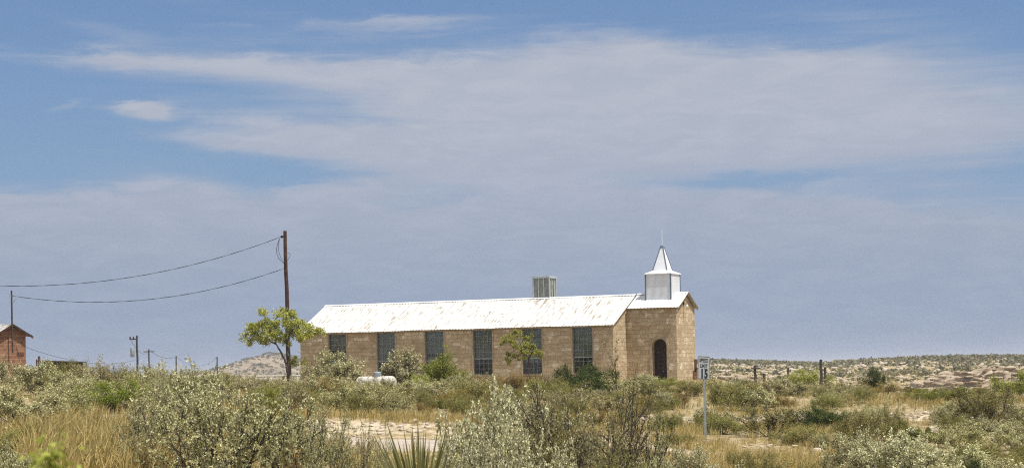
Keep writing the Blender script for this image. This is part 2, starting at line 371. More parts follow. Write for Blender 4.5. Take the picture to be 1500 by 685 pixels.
class MB:
    """collects quads/ngons with uvs -> one mesh"""
    def __init__(s): s.v = []; s.f = []; s.uv = []
    def face(s, pts, uv=None):
        b = len(s.v); s.v += [tuple(p) for p in pts]; s.f.append(tuple(range(b, b + len(pts))))
        if uv is None:
            p = [Vector(q) for q in pts]
            n = (p[1] - p[0]).cross(p[2] - p[0])
            if n.length < 1e-9 and len(p) > 3: n = (p[2] - p[0]).cross(p[3] - p[0])
            ax = max(range(3), key=lambda k: abs(n[k]))
            uv = [((q.y, q.z) if ax == 0 else (q.x, q.z) if ax == 1 else (q.x, q.y)) for q in p]
        s.uv += list(uv)
    def box(s, a, b, M4=None):
        x0, y0, z0 = a; x1, y1, z1 = b
        P = [(x0, y0, z0), (x1, y0, z0), (x1, y1, z0), (x0, y1, z0), (x0, y0, z1), (x1, y0, z1), (x1, y1, z1), (x0, y1, z1)]
        fs = [(0, 3, 2, 1), (4, 5, 6, 7), (0, 1, 5, 4), (1, 2, 6, 5), (2, 3, 7, 6), (3, 0, 4, 7)]
        s.solid(P, fs, M4)
    def solid(s, P, fs, M4=None):
        for f in fs:
            b = len(s.v)
            pts = [Vector(P[i]) for i in f]
            n = (pts[1] - pts[0]).cross(pts[2] - pts[0])
            ax = max(range(3), key=lambda k: abs(n[k]))
            uv = [((q.y, q.z) if ax == 0 else (q.x, q.z) if ax == 1 else (q.x, q.y)) for q in pts]
            if M4 is not None: pts = [M4 @ p for p in pts]
            s.v += [tuple(p) for p in pts]; s.f.append(tuple(range(b, b + len(f)))); s.uv += uv
    def tube(s, path, radii, n=8, cap=True, squash=1):
        path = [Vector(p) for p in path]
        if not hasattr(radii, '__len__'): radii = [radii] * len(path)
        rings = []
        for k, p in enumerate(path):
            d = (path[min(k + 1, len(path) - 1)] - path[max(k - 1, 0)]).normalized()
            a = Vector((0, 0, 1)) if abs(d.z) < .9 else Vector((1, 0, 0))
            u = d.cross(a).normalized(); w = d.cross(u).normalized()
            b = len(s.v)
            for j in range(n):
                t = 2 * math.pi * j / n
                s.v.append(tuple(p + (u * math.cos(t) + w * math.sin(t) * squash) * radii[k]))
            rings.append(b)
        L = 0
        for k in range(len(rings) - 1):
            L2 = L + (path[k + 1] - path[k]).length
            for j in range(n):
                a, b = rings[k], rings[k + 1]; j2 = (j + 1) % n
                s.f.append((a + j, a + j2, b + j2, b + j))
                s.uv += [(j / n, L), ((j + 1) / n, L), ((j + 1) / n, L2), (j / n, L2)]
            L = L2
        if cap:
            s.f.append(tuple(rings[0] + j for j in range(n))[::-1]); s.uv += [(0, 0)] * n
            s.f.append(tuple(rings[-1] + j for j in range(n))); s.uv += [(0, 0)] * n
    def lathe(s, prof, n=20, M4=None):
        b = len(s.v); k = len(prof)
        for j in range(n):
            t = 2 * math.pi * j / n
            for r, z in prof:
                p = Vector((r * math.cos(t), r * math.sin(t), z))
                if M4 is not None: p = M4 @ p
                s.v.append(tuple(p))
        for j in range(n):
            j2 = (j + 1) % n
            for i in range(k - 1):
                s.f.append((b + j * k + i, b + j2 * k + i, b + j2 * k + i + 1, b + j * k + i + 1))
                s.uv += [(j, i), (j + 1, i), (j + 1, i + 1), (j, i + 1)]
    def build(s, name, mat, parent=None, smooth=False, bevel=0):
        me = bpy.data.meshes.new(name); me.from_pydata(s.v, [], s.f)
        l = me.uv_layers.new(name='UVMap'); l.data.foreach_set('uv', np.array(s.uv, np.float32).ravel())
        me.materials.append(mat); me.update()
        if smooth:
            me.polygons.foreach_set('use_smooth', np.ones(len(me.polygons), bool))
            me.set_sharp_from_angle(angle=D2R(40))
        return link(name, me, parent, bevel)

def link(name, me, parent=None, bevel=0):
    o = bpy.data.objects.new(name, me); COL.objects.link(o)
    if parent is not None: o.parent = parent
    if bevel:
        b = o.modifiers.new('Bevel', 'BEVEL'); b.width = bevel; b.segments = 2; b.limit_method = 'ANGLE'
        w = o.modifiers.new('Weld', 'WELD'); w.merge_threshold = .0005
        o.modifiers.move(1, 0)
    return o

def tag(o, label=None, cat=None, group=None, kind=None):
    if label: o['label'] = label
    if cat: o['category'] = cat
    if group: o['group'] = group
    if kind: o['kind'] = kind
    return o

def empty(name, loc, rz=0, label=None, cat=None, group=None):
    o = bpy.data.objects.new(name, None); COL.objects.link(o)
    o.empty_display_size = .2
    o.location = loc; o.rotation_euler = (0, 0, rz)
    return tag(o, label, cat, group)

KIDS = {}
def copy_tree(o):
    c = o.copy(); COL.objects.link(c)
    for ch in KIDS[o.name]:
        d = ch.copy(); COL.objects.link(d); d.parent = c
    return c

# ------------------------------------------------------------------ ground sheet
def build_ground():
    a_front = np.radians(np.arange(-20, 20.001, .09))
    a_rest = np.radians(np.concatenate([np.arange(20.5, 45, 1.0), np.arange(45, 315, 5.0), np.arange(315, 340, 1.0)]))
    ang = np.concatenate([a_front, a_rest])
    rad = [1.5]
    while rad[-1] < 8500: rad.append(rad[-1] * (1.013 if 30 < rad[-1] < 130 else 1.022 if rad[-1] < 800 else 1.05))
    rad = np.array(rad)
    A, R = np.meshgrid(ang, rad)
    X = R * np.sin(A); Y = R * np.cos(A)
    Z = ground(X.ravel(), Y.ravel())
    V = np.stack([X.ravel(), Y.ravel(), Z], 1)
    na, nr = len(ang), len(rad)
    j = np.arange(na); j2 = (j + 1) % na
    quads = []
    for i in range(nr - 1):
        quads.append(np.stack([i * na + j, i * na + j2, (i + 1) * na + j2, (i + 1) * na + j], 1)[:, ::-1])
    quads = np.concatenate(quads)
    V = np.vstack([V, [[0, 0, gz(0, 0)]]])
    tri = np.stack([np.full(na, len(V) - 1), j2, j], 1)[:, ::-1]
    me = mesh_np('ground', V, [quads, tri], [M['ground']], smooth=True)
    x, y = V[:, 0], V[:, 1]
    px = CX + F * x / np.maximum(y, 6)
    bare = np.zeros(len(V))
    wig = 1.2 * vnoise(x / 5, y / 5, 21)
    bare += .55 * np.exp(-((y - 55.0 + wig) / 1.9) ** 2) * sstep(380, 480, px)              # bank above the road
    bare += .40 * np.exp(-((y - road_c(x) + 4.6 + wig) / 1.4) ** 2)                                      # near shoulder
    bare += .62 * np.exp(-((y - 74.3 + wig) / 1.5) ** 2) * sstep(860, 930, px) * (1 - sstep(1440, 1500, px))
    bare += .30 * np.exp(-((y - 64 + wig) / 3) ** 2) * sstep(980, 1040, px)
    bare += .05 * sstep(150, 260, y) * sstep(950, 1020, px) * (y < 800)
    bare += .12 * (y > 1000)
    at_ = me.attributes.new('bare', 'FLOAT', 'POINT'); at_.data.foreach_set('value', bare.astype(np.float32))
    tag(link('ground', me), 'dry caliche ground with sandy soil and pale bare patches', 'ground', kind='structure')
build_ground()

def build_road():
    xs = np.arange(-60, 60.01, .35)
    ts = np.linspace(0, 1, 22)
    X, T = np.meshgrid(xs, ts)
    y0 = road_c(X) - ROAD_H + .35 * vnoise(X / 1.2, X * 0 + 3, 31) + .2 * vnoise(X / .45, X * 0 + 5, 32)
    y1 = road_c(X) + ROAD_H + .35 * vnoise(X / 1.4, X * 0 + 9, 33) + .25 * vnoise(X / .5, X * 0 + 1, 34)
    Y = y0 + (y1 - y0) * T
    Z = ground(X.ravel(), road_c(X).ravel(), False).reshape(X.shape)
    Zg = ground(X.ravel(), Y.ravel()).reshape(X.shape)
    Z = np.maximum(Z, Zg) + .03
    Z[0] = Zg[0] - .03; Z[-1] = Zg[-1] - .03
    V = np.stack([X.ravel(), Y.ravel(), Z.ravel()], 1)
    n = len(xs); q = []
    for i in range(len(ts) - 1):
        j = np.arange(n - 1); q.append(np.stack([i * n + j, i * n + j + 1, (i + 1) * n + j + 1, (i + 1) * n + j], 1))
    tag(link('road', mesh_np('road', V, [np.concatenate(q)], [M['asphalt']], True)), 'worn pale grey road crossing in front of the bank', 'road', kind='structure')
build_road()

# ------------------------------------------------------------------ church
ALPHA = math.atan(F / 5850.0)                      # wall turned away to the left
CA, SA = math.cos(ALPHA), math.sin(ALPHA)
C0 = at(899, 542.4, 108.0)
GZ0 = EYE - .95                                    # foundation bottom
church = empty('church', (C0.x, C0.y, EYE - .62), -ALPHA,
               'long tan stone church with white tin roof, steeple and arched doorway', 'church')
# local axes: +X along the long wall towards the vestibule, +Y into the building; z is measured from EYE - 0.62
ZE = .62                                           # eye level in local z
L_N, W_N = 21.0, 3.4                               # nave length, half width
EAVE, RIDGE = ZE + 2.66, ZE + 4.42
FLOOR = -.45

def wall_grid(mb, x0, x1, z0, z1, openings, depth, y=0.0, jambs=True):
    """front wall (facing -Y) with rectangular openings and reveals"""
    xs = sorted({x0, x1, *[o[0] for o in openings], *[o[1] for o in openings]})
    zs = sorted({z0, z1, *[o[2] for o in openings], *[o[3] for o in openings]})
    for i in range(len(xs) - 1):
        for k in range(len(zs) - 1):
            cx, cz = (xs[i] + xs[i + 1]) / 2, (zs[k] + zs[k + 1]) / 2
            if any(o[0] < cx < o[1] and o[2] < cz < o[3] for o in openings): continue
            mb.face([(xs[i], y, zs[k]), (xs[i + 1], y, zs[k]), (xs[i + 1], y, zs[k + 1]), (xs[i], y, zs[k + 1])])
    for a, b, c, d in openings:
        mb.face([(a, y, c), (a, y, d), (a, y + depth, d), (a, y + depth, c)])
        mb.face([(b, y, d), (b, y, c), (b, y + depth, c), (b, y + depth, d)])
        mb.face([(a, y, c), (a, y + depth, c), (b, y + depth, c), (b, y, c)])
        mb.face([(a, y, d), (b, y, d), (b, y + depth, d), (a, y + depth, d)])

WIN_S = [1.92, 5.14, 8.36, 11.60, 14.92, 18.33]
WW, W_SILL, W_HEAD = 1.26, ZE - .13, ZE + 2.58
wins = [(-s - WW / 2, -s + WW / 2, W_SILL, W_HEAD) for s in WIN_S]
mb = MB()
wall_grid(mb, -L_N, 0, FLOOR, EAVE + .02, wins, .28)
# end walls (pentagons) and the back wall
def pent(x, flip):
    P = [(x, 0, FLOOR), (x, 2 * W_N, FLOOR), (x, 2 * W_N, EAVE + .02), (x, W_N, RIDGE - .06), (x, 0, EAVE + .02)]
    mb.face(P if not flip else P[::-1])
pent(0, False); pent(-L_N, True)
mb.face([(0, 2 * W_N, FLOOR), (-L_N, 2 * W_N, FLOOR), (-L_N, 2 * W_N, EAVE), (0, 2 * W_N, EAVE)])
mb.build('wall', M['stone'], church)

# floor slab so the interior is closed
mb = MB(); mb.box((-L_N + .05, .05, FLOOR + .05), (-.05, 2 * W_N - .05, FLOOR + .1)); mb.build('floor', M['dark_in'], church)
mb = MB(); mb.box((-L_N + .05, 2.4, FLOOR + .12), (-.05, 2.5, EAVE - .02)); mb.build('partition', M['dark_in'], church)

# vestibule
VY, VH = 2.06, 1.57                                # its front plane, half width
VX1 = 3.12
VC = VY + VH; VR = RIDGE + .035                           # ridge line close to the nave's
V_EAVE = VR - VH * (RIDGE - EAVE) / W_N
DQ0, DQ1, D_SPRING, D_TOP, D_BOT = 1.586, 2.50, ZE + 1.42, ZE + 1.80, FLOOR + .02
mb = MB()
wall_grid(mb, 0.0, VX1, FLOOR, V_EAVE - .01, [(DQ0, DQ1, D_BOT, D_TOP)], .001, VY)
arc = []
for k in range(13):
    t = math.pi * (1 - k / 12)
    cx = (DQ0 + DQ1) / 2; r = (DQ1 - DQ0) / 2
    arc.append((cx + r * math.cos(t), D_SPRING + (D_TOP - D_SPRING) * math.sin(t)))
for k in range(12):
    (a, za), (b, zb) = arc[k], arc[k + 1]
    mb.face([(a, VY, za), (b, VY, zb), (b, VY, D_TOP + .0005), (a, VY, D_TOP + .0005)])
    mb.face([(a, VY, za), (a, VY + .45, za), (b, VY + .45, zb), (b, VY, zb)])
for x in (DQ0, DQ1):
    mb.face([(x, VY, D_BOT), (x, VY, D_SPRING), (x, VY + .45, D_SPRING), (x, VY + .45, D_BOT)])
mb.face([(VX1, VY, FLOOR), (VX1, VY + 2 * VH, FLOOR), (VX1, VY + 2 * VH, V_EAVE - .01), (VX1, VC, VR - .06), (VX1, VY, V_EAVE - .01)])
mb.face([(VX1, VY + 2 * VH, FLOOR), (0, VY + 2 * VH, FLOOR), (0, VY + 2 * VH, V_EAVE), (VX1, VY + 2 * VH, V_EAVE)])
mb.build('vestibule_wall', M['stone'], church)
# rounded stone trim round the door, proud of the wall
mb = MB()
def surround(w, y0, y1):
    inner = [(DQ0, D_BOT)] + arc + [(DQ1, D_BOT)]
    cx = (DQ0 + DQ1) / 2
    outer = []
    for (x, z) in inner:
        if z <= D_SPRING + 1e-6: outer.append((x + (w if x > cx else -w), z))
        else:
            k = (x - cx, (z - D_SPRING)); l = math.hypot(*k) or 1
            outer.append((x + k[0] / l * w, z + k[1] / l * w))
    for i in range(len(inner) - 1):
        a, b, c, d = inner[i], inner[i + 1], outer[i + 1], outer[i]
        mb.face([(a[0], y0, a[1]), (b[0], y0, b[1]), (c[0], y0, c[1]), (d[0], y0, d[1])])
        mb.face([(d[0], y0, d[1]), (c[0], y0, c[1]), (c[0], y1, c[1]), (d[0], y1, d[1])])
        mb.face([(a[0], y0, a[1]), (a[0], y1, a[1]), (b[0], y1, b[1]), (b[0], y0, b[1])])
surround(.13, VY - .035, VY + .004)
mb.build('door_surround', M['casing'], church)
mb = MB()
cx = (DQ0 + DQ1) / 2
for k in range(12):
    (a, za), (b, zb) = arc[k], arc[k + 1]
    mb.face([(a, VY + .42, D_BOT), (b, VY + .42, D_BOT), (b, VY + .42, zb), (a, VY + .42, za)])
for x0, x1 in ((DQ0 + .06, cx - .05), (cx + .05, DQ1 - .06)):
    for z0, z1 in ((D_BOT + .12, D_BOT + .8), (D_BOT + .92, D_SPRING - .1)):
        mb.box((x0, VY + .395, z0), (x1, VY + .418, z1))
door = mb.build('door', M['door'], church)
mb = MB(); mb.tube([(cx + .03, VY + .40, D_BOT + .95), (cx + .03, VY + .34, D_BOT + .95), (cx + .12, VY + .34, D_BOT + .95)], .014, 6)
mb.build('handle', M['galv'], door)

# roofs: corrugated sheets
def corrugated(mb, x0, x1, y0, z0, y1, z1, pitch=.205, amp=.010, thick=.012, jag=.022):
    """slope from the eave (y0,z0) up to the ridge (y1,z1)"""
    L = math.hypot(y1 - y0, z1 - z0)
    ny, nz = -(z1 - z0) / L, (y1 - y0) / L
    if nz < 0: ny, nz = -ny, -nz
    n = max(8, int((x1 - x0) / pitch * 6))
    rows = 5
    rnd = [random.uniform(-jag, jag) for _ in range(int((x1 - x0) / .62) + 3)]
    P = []
    for i in range(n + 1):
        x = x0 + (x1 - x0) * i / n
        w = amp * math.cos(2 * math.pi * x / pitch)
        e = rnd[int((x - x0) / .62)]
        col = []
        for k in range(rows + 1):
            t = k / rows
            tt = t * (L - 0) + (e * (1 - t))
            sag = .012 * math.sin(x * .9 + k) 
            y = y0 + (y1 - y0) * tt / L + ny * (w + sag); z = z0 + (z1 - z0) * tt / L + nz * (w + sag)
            col.append((x, y, z, L - tt))
        P.append(col)
    for i in range(n):
        for k in range(rows):
            a, b, c, d = P[i][k], P[i + 1][k], P[i + 1][k + 1], P[i][k + 1]
            mb.face([a[:3], b[:3], c[:3], d[:3]], [(a[0], a[3]), (b[0], b[3]), (c[0], c[3]), (d[0], d[3])])
        a, b = P[i][0], P[i + 1][0]
        mb.face([(a[0], a[1], a[2] - thick), (b[0], b[1], b[2] - thick), b[:3], a[:3]], [(a[0], a[3])] * 4)
SLOPE = (RIDGE - EAVE) / W_N
OH = .16
mb = MB()
corrugated(mb, -L_N - .18, .14, -OH, EAVE - OH * SLOPE + .06, W_N, RIDGE + .06)
corrugated(mb, -L_N - .18, .14, 2 * W_N + OH, EAVE - OH * SLOPE + .06, W_N, RIDGE + .06)
roof = mb.build('roof', M['roof'], church)
mb = MB()
corrugated(mb, .142, VX1 + .22, VY - .2, V_EAVE - .2 * SLOPE + .062, VC, VR + .062, jag=.008)
corrugated(mb, .142, VX1 + .22, VY + 2 * VH + .2, V_EAVE - .2 * SLOPE + .062, VC, VR + .062, jag=.008)
mb.build('vestibule_roof', M['roof_new'], church)
# ridge cap, fascia and rafter boards
mb = MB()
for s in (-1, 1):
    mb.face([(-L_N - .18, W_N, RIDGE + .085), (.14, W_N, RIDGE + .085), (.14, W_N + s * .16, RIDGE + .085 - .16 * SLOPE), (-L_N - .18, W_N + s * .16, RIDGE + .085 - .16 * SLOPE)],
            [(-L_N, 0), (0, 0), (0, .2), (-L_N, .2)])
    mb.face([(.142, VC, VR + .087), (VX1 + .22, VC, VR + .087), (VX1 + .22, VC + s * .16, VR + .087 - .16 * SLOPE), (.142, VC + s * .16, VR + .087 - .16 * SLOPE)],
            [(0, 0), (3, 0), (3, .2), (0, .2)])
mb.build('ridge_cap', M['roof_new'], roof)
mb = MB()
mb.box((-L_N - .1, -.05, EAVE - .13), (.06, -.012, EAVE - .02))
for s in range(26):
    x = -L_N + .1 + s * .82
    mb.box((x, -.13, EAVE - .09), (x + .06, -.052, EAVE - .03))
# rake boards: nave end over the vestibule side and the vestibule gable
def rake(x0, x1, y0, z0, y1, z1, h=.10):
    P = [(x0, y0, z0 - h), (x1, y0, z0 - h), (x1, y1, z1 - h), (x0, y1, z1 - h), (x0, y0, z0), (x1, y0, z0), (x1, y1, z1), (x0, y1, z1)]
    mb.solid(P, [(0, 3, 2, 1), (4, 5, 6, 7), (0, 1, 5, 4), (1, 2, 6, 5), (2, 3, 7, 6), (3, 0, 4, 7)])
for sg in (1, -1):
    ya = VC - sg * (VH + .17); rake(VX1 + .10, VX1 + .14, ya, V_EAVE - .17 * SLOPE + .03, VC, VR + .03, .09)
    ya = W_N - sg * (W_N + .12); rake(-L_N - .13, -L_N - .09, ya, EAVE - .12 * SLOPE + .02, W_N, RIDGE + .02, .09)
rake(.04, .08, -.12, EAVE - .12 * SLOPE + .02, W_N, RIDGE + .02, .09)
mb.build('fascia', M['casing'], church)

# windows
def build_window(a, b, c, d, seed):
    r = random.Random(seed)
    yf = .13
    w = MB(); t = .055
    for x0, x1, z0, z1 in ((a + .002, a + t, c + .002, d - .002), (b - t, b - .002, c + .002, d - .002), (a + t, b - t, d - t, d - .002), (a + t, b - t, c + .002, c + t)):
        w.box((x0, yf - .05, z0), (x1, yf + .05, z1))
    win = w.build('window', M['frame'], church)
    ins, outt = t, .0
    s = MB(); s.box((a - .05, -.06, c - .06), (b + .05, yf - .052, c - .003)); s.build('sill', M['casing'], win)
    # side casings of flat timber just proud of the stone
    k = MB()
    k.box((a - .085, -.022, c), (a - .003, .004, d - .01)); k.box((b + .003, -.022, c), (b + .085, .004, d - .01))
    k.build('casing', M['casing'], win)
    mid = c + (d - c) * r.choice([.34, .35, .36])
    bars = MB()
    bars.box((a + t, yf - .03, mid - .035), (b - t, yf + .03, mid + .035))
    for k_ in range(1, 4):
        x = a + t + (b - a - 2 * t) * k_ / 4
        bars.box((x - .009, yf - .014, c + t), (x + .009, yf + .018, d - t))
    nr = 8
    for k_ in range(1, nr):
        z = c + t + (d - c - 2 * t) * k_ / nr
        if abs(z - mid) < .06: continue
        bars.box((a + t, yf - .016, z - .008), (b - t, yf + .012, z + .008))
    bars.build('glazing_bars', M['bars'], win)
    g = MB(); g.box((a + t, yf - .004, c + t), (b - t, yf + .004, d - t)); g.build('pane', M['glass'], win)
    bl = MB(); z = d - t - .02
    stop = c + (d - c) * r.choice([.38, .42, .30, .40])
    gap = r.choice([None, (.55, .62), (.45, .52)])
    while z > stop:
        f = (z - c) / (d - c)
        if not (gap and gap[0] < f < gap[1]) and r.random() > .04:
            tl = r.uniform(-.006, .006)
            bl.face([(a + .05, .175, z + tl), (b - .05, .175, z - tl), (b - .05, .20, z - tl - .064), (a + .05, .20, z + tl - .064)])
        z -= .07
    bl.build('blind', M['blind'], win)
for i, wn in enumerate(wins): build_window(*wn, seed=40 + i)

# steeple
SXC, SYC, SB = 1.74, 3.62, .785
z_bot, z_top = VR - .78 * SLOPE - .08, ZE + 5.62
mb = MB()
n = 22
for sx, sy in ((0, -1), (1, 0), (0, 1), (-1, 0)):       # boarded faces with shallow ribs
    for i in range(n):
        t0, t1 = -SB + 2 * SB * i / n, -SB + 2 * SB * (i + 1) / n
        tm = t1 - .012; dep = .008
        for a, b, o in ((t0, tm, 0), (tm, t1, -dep)):
            def P(t, z):
                if sx == 0: return (SXC + (t if sy < 0 else -t), SYC + sy * (SB + o), z)
                return (SXC + sx * (SB + o), SYC + (t if sx > 0 else -t), z)
            mb.face([P(a, z_bot), P(b, z_bot), P(b, z_top), P(a, z_top)])
steeple = mb.build('steeple', M['white'], church)
mb = MB()
for sx in (-1, 1):
    for sy in (-1, 1):
        x, y = SXC + sx * SB, SYC + sy * SB
        mb = MB(); mb.box((x - .032, y - .032, z_bot), (x + .032, y + .032, z_top - .02)); mb.build('corner_trim', M['trim'], steeple)
mb = MB()                                             # flared skirt roof
o_, i_ = SB + .06, .46
zs = [(o_, z_top - .03), (o_, z_top + .02), (.66, z_top + .10), (i_, z_top + .20)]
for (ra, za), (rb, zb) in zip(zs[:-1], zs[1:]):
    for q in range(4):
        c_, s_ = [(1, 0), (0, 1), (-1, 0), (0, -1)][q]
        def Q(u, v, z): return (SXC + u * c_ - v * s_, SYC + u * s_ + v * c_, z)
        mb.face([Q(ra, -ra, za), Q(ra, ra, za), Q(rb, rb, zb), Q(rb, -rb, zb)])
mb.face([(SXC - o_, SYC - o_, z_top - .03), (SXC + o_, SYC - o_, z_top - .03), (SXC + o_, SYC + o_, z_top - .03), (SXC - o_, SYC + o_, z_top - .03)][::-1])
mb.build('skirt_roof', M['white'], steeple)
zsp0, zsp1, rs0, rs1 = z_top + .19, ZE + 7.22, .45, .075
mb = MB()
for q in range(4):
    c_, s_ = [(1, 0), (0, 1), (-1, 0), (0, -1)][q]
    def Q(u, v, z): return (SXC + u * c_ - v * s_, SYC + u * s_ + v * c_, z)
    mb.face([Q(rs0, -rs0, zsp0), Q(rs0, rs0, zsp0), Q(rs1, rs1, zsp1), Q(rs1, -rs1, zsp1)])
mb.build('spire', M['white'], steeple)
mb = MB()
for sx in (-1, 1):
    for sy in (-1, 1):
        mb = MB(); mb.tube([(SXC + sx * rs0, SYC + sy * rs0, zsp0), (SXC + sx * rs1, SYC + sy * rs1, zsp1)], .034, 6); mb.build('hip_trim', M['trim'], steeple)
mb = MB(); mb.lathe([(.0, zsp1 + .12), (.07, zsp1 + .10), (.12, zsp1 + .02), (.12, zsp1 - .05), (0, zsp1 - .05)], 14, Matrix.Translation((SXC, SYC, 0)))
mb.build('spire_cap', M['trim'], steeple, True)
mb = MB()
mb.tube([(SXC, SYC, zsp1 + .09), (SXC, SYC, ZE + 8.22)], .017, 8)
mb.box((SXC - .13, SYC - .015, ZE + 7.985), (SXC + .13, SYC + .015, ZE + 8.02))
mb.build('cross', M['white'], steeple)

# floodlight on the gable, with its bracket
mb = MB(); mb.tube([(VX1, VC - .35, VR - .62), (VX1 + .12, VC - .35, VR - .60), (VX1 + .2, VC - .35, VR - .66)], .02, 6)
mb.box((VX1 + .002, VC - .42, VR - .70), (VX1 + .05, VC - .28, VR - .55))
fl = mb.build('floodlight', M['ink'], church)
mb = MB(); mb.lathe([(0, .07), (.06, .05), (.085, -.03), (.08, -.07), (0, -.07)], 12, Matrix.Translation((VX1 + .22, VC - .35, VR - .74)))
mb.build('lamp_head', M['white'], fl, True)
# low stone buttress at the far corner of the gable
mb = MB(); mb.box((VX1 + .003, VY + 2 * VH - .5, FLOOR), (VX1 + .28, VY + 2 * VH + .12, .55)); mb.build('corner_pier', M['blocks'], church)

def church_pt(x, y, z):
    return Vector((C0.x + x * CA + y * SA, C0.y - x * SA + y * CA, EYE - .62 + z))

# evaporative cooler on the roof ridge
CW, CDp, CH = 1.14, 1.08, 1.36
cl = empty('evaporative_cooler', church_pt(-6.01, 3.9, RIDGE - .10), -ALPHA,
           'boxy weathered grey cooler standing on the ridge of the church roof', 'cooler')
hx, hy = CW / 2, CDp / 2
mb = MB()
for sx in (-1, 1):
    for sy in (-1, 1):
        x, y = sx * (hx - .03), sy * (hy - .03)
        mb.box((x - .03, y - .03, .08), (x + .03, y + .03, .08 + CH))
for z0, z1 in ((.08, .20), (.08 + CH - .10, .08 + CH)):
    for s in (-1, 1):
        mb.box((-hx + .06, s * (hy - .03) - .027, z0), (hx - .06, s * (hy - .03) + .027, z1))
        mb.box((s * (hx - .03) - .027, -hy + .06, z0), (s * (hx - .03) + .027, hy - .06, z1))
for s in (-1, 1):
    for k in (-1, 1):
        mb.box((k * .175 - .02, s * (hy - .025) - .02, .20), (k * .175 + .02, s * (hy - .025) + .02, CH - .02))
        mb.box((s * (hx - .025) - .02, k * .165 - .02, .20), (s * (hx - .025) + .02, k * .165 + .02, CH - .02))
mb.build('frame', M['cooler_frame'], cl)
mb = MB(); mb.box((-hx + .07, -hy + .055, .12), (hx - .07, hy - .055, CH)); mb.build('pad_panel', M['cooler'], cl)
mb = MB(); mb.box((-hx + .002, -hy + .002, .08 + CH + .002), (hx - .002, hy - .002, .08 + CH + .03)); mb.build('lid', M['cooler_frame'], cl, bevel=.008)
for sx in (-1, 1):
    for sy in (-1, 1):
        mb = MB(); mb.box((sx * (hx - .05) - .03, sy * (hy - .05) - .03, -.34), (sx * (hx - .05) + .03, sy * (hy - .05) + .03, .078)); mb.build('leg', M['galv'], cl)
mb = MB(); mb.tube([(hx - .1, -hy - .01, .2), (hx - .08, -hy - .06, .05), (hx + .05, -hy - .12, -.15), (hx + .02, -hy - .3, -.28)], .012, 5)
mb.tube([(hx + .01, -.1, .9), (hx + .05, -.12, .6), (hx + .03, .0, .15)], .012, 5)
mb.build('hose', M['ink'], cl)

# ------------------------------------------------------------------ speed limit sign
sx_, sy_ = 1034., 61.0
sb = at(sx_, 651, sy_); sb.z = gz(sb.x, sb.y)
sign = empty('speed_limit_sign', sb, 0, 'white and black speed limit sign reading 15 on a thin steel post', 'road sign')
HS = (at(1031, 521, sy_).z - sb.z)
lean = Matrix.Rotation(D2R(-.7), 4, 'Y')
mb = MB()
def U(z0, z1):     # U channel post
    for (x0, y0, x1, y1) in ((-.035, -.004, .035, .004), (-.035, .004, -.027, .034), (.027, .004, .035, .034)):
        mb.box((x0, y0, z0), (x1, y1, z1), lean)
U(-.2, HS - .02)
mb.build('post', M['galv'], sign)
mb = MB(); mb.lathe([(0, .07), (.10, .06), (.13, -.05), (.13, -.2), (0, -.2)], 14); mb.build('footing', M['concrete'], sign, True)
TURN = D2R(-45)                                  # the face looks to the right of the camera
PW, PH = .61, .762
pan = lean @ Matrix.Translation((0, -.012, HS - PH / 2)) @ Matrix.Rotation(-TURN, 4, 'Z') @ Matrix.Rotation(D2R(3), 4, 'Y')
def rrect(w, h, r, n=5):
    pts = []
    for cx_, cz_, a0 in ((w / 2 - r, h / 2 - r, 0), (-w / 2 + r, h / 2 - r, 90), (-w / 2 + r, -h / 2 + r, 180), (w / 2 - r, -h / 2 + r, 270)):
        for k in range(n + 1):
            a = D2R(a0 + 90 * k / n); pts.append((cx_ + r * math.cos(a), cz_ + r * math.sin(a)))
    return pts
def plate(mb, pts, y0, y1, M4):
    n_ = len(pts)
    mb.solid([(x, y0, z) for x, z in pts] + [(x, y1, z) for x, z in pts],
             [tuple(range(n_))[::-1], tuple(range(n_, 2 * n_))] + [(i, (i + 1) % n_, n_ + (i + 1) % n_, n_ + i) for i in range(n_)], M4)
mb = MB(); plate(mb, rrect(PW, PH, .045), -.004, 0, pan); panel = mb.build('panel', M['sign'], sign)
mb = MB()
o1, o2 = rrect(PW - .03, PH - .03, .035), rrect(PW - .062, PH - .062, .028)
nn = len(o1)
for i in range(nn):
    j = (i + 1) % nn
    mb.face([pan @ Vector((x, -.0065, z)) for x, z in (o1[i], o1[j], o2[j], o2[i])])
mb.build('border', M['ink'], panel)
def letters(txt, size, x, z, bold, parent, name, wid=1.0):
    cu = bpy.data.curves.new(name, 'FONT'); cu.body = txt; cu.size = size; cu.align_x = 'CENTER'; cu.offset = bold; cu.extrude = .001
    tmp = bpy.data.objects.new(name, cu); COL.objects.link(tmp)
    bpy.context.view_layer.update()
    me = bpy.data.meshes.new_from_object(tmp.evaluated_get(bpy.context.evaluated_depsgraph_get()))
    bpy.data.objects.remove(tmp)
    me.transform(pan @ Matrix.Translation((x, -.0065, z)) @ Matrix.Rotation(D2R(90), 4, 'X') @ Matrix.Diagonal((wid, 1, 1, 1)))
    me.materials.clear(); me.materials.append(M['ink'])
    return link(name, me, parent)
letters('SPEED', .165, 0, .185, .005, panel, 'lettering', 1.0)
letters('LIMIT', .165, 0, .005, .005, panel, 'lettering', 1.0)
letters('15', .40, .012, -.325, .020, panel, 'lettering', .98)
back = lean @ Matrix.Translation((-.10, .10, HS - .34)) @ Matrix.Rotation(D2R(-96), 4, 'Z')
mb = MB(); plate(mb, rrect(.30, .42, .03), -.004, 0, lean @ Matrix.Translation((-.26, .02, HS - .30)) @ Matrix.Rotation(D2R(68), 4, 'Z'))
mb.box((-.27, .01, HS - .42), (-.02, .035, HS - .38), lean)
mb.build('rear_plate', M['rustplate'], sign)

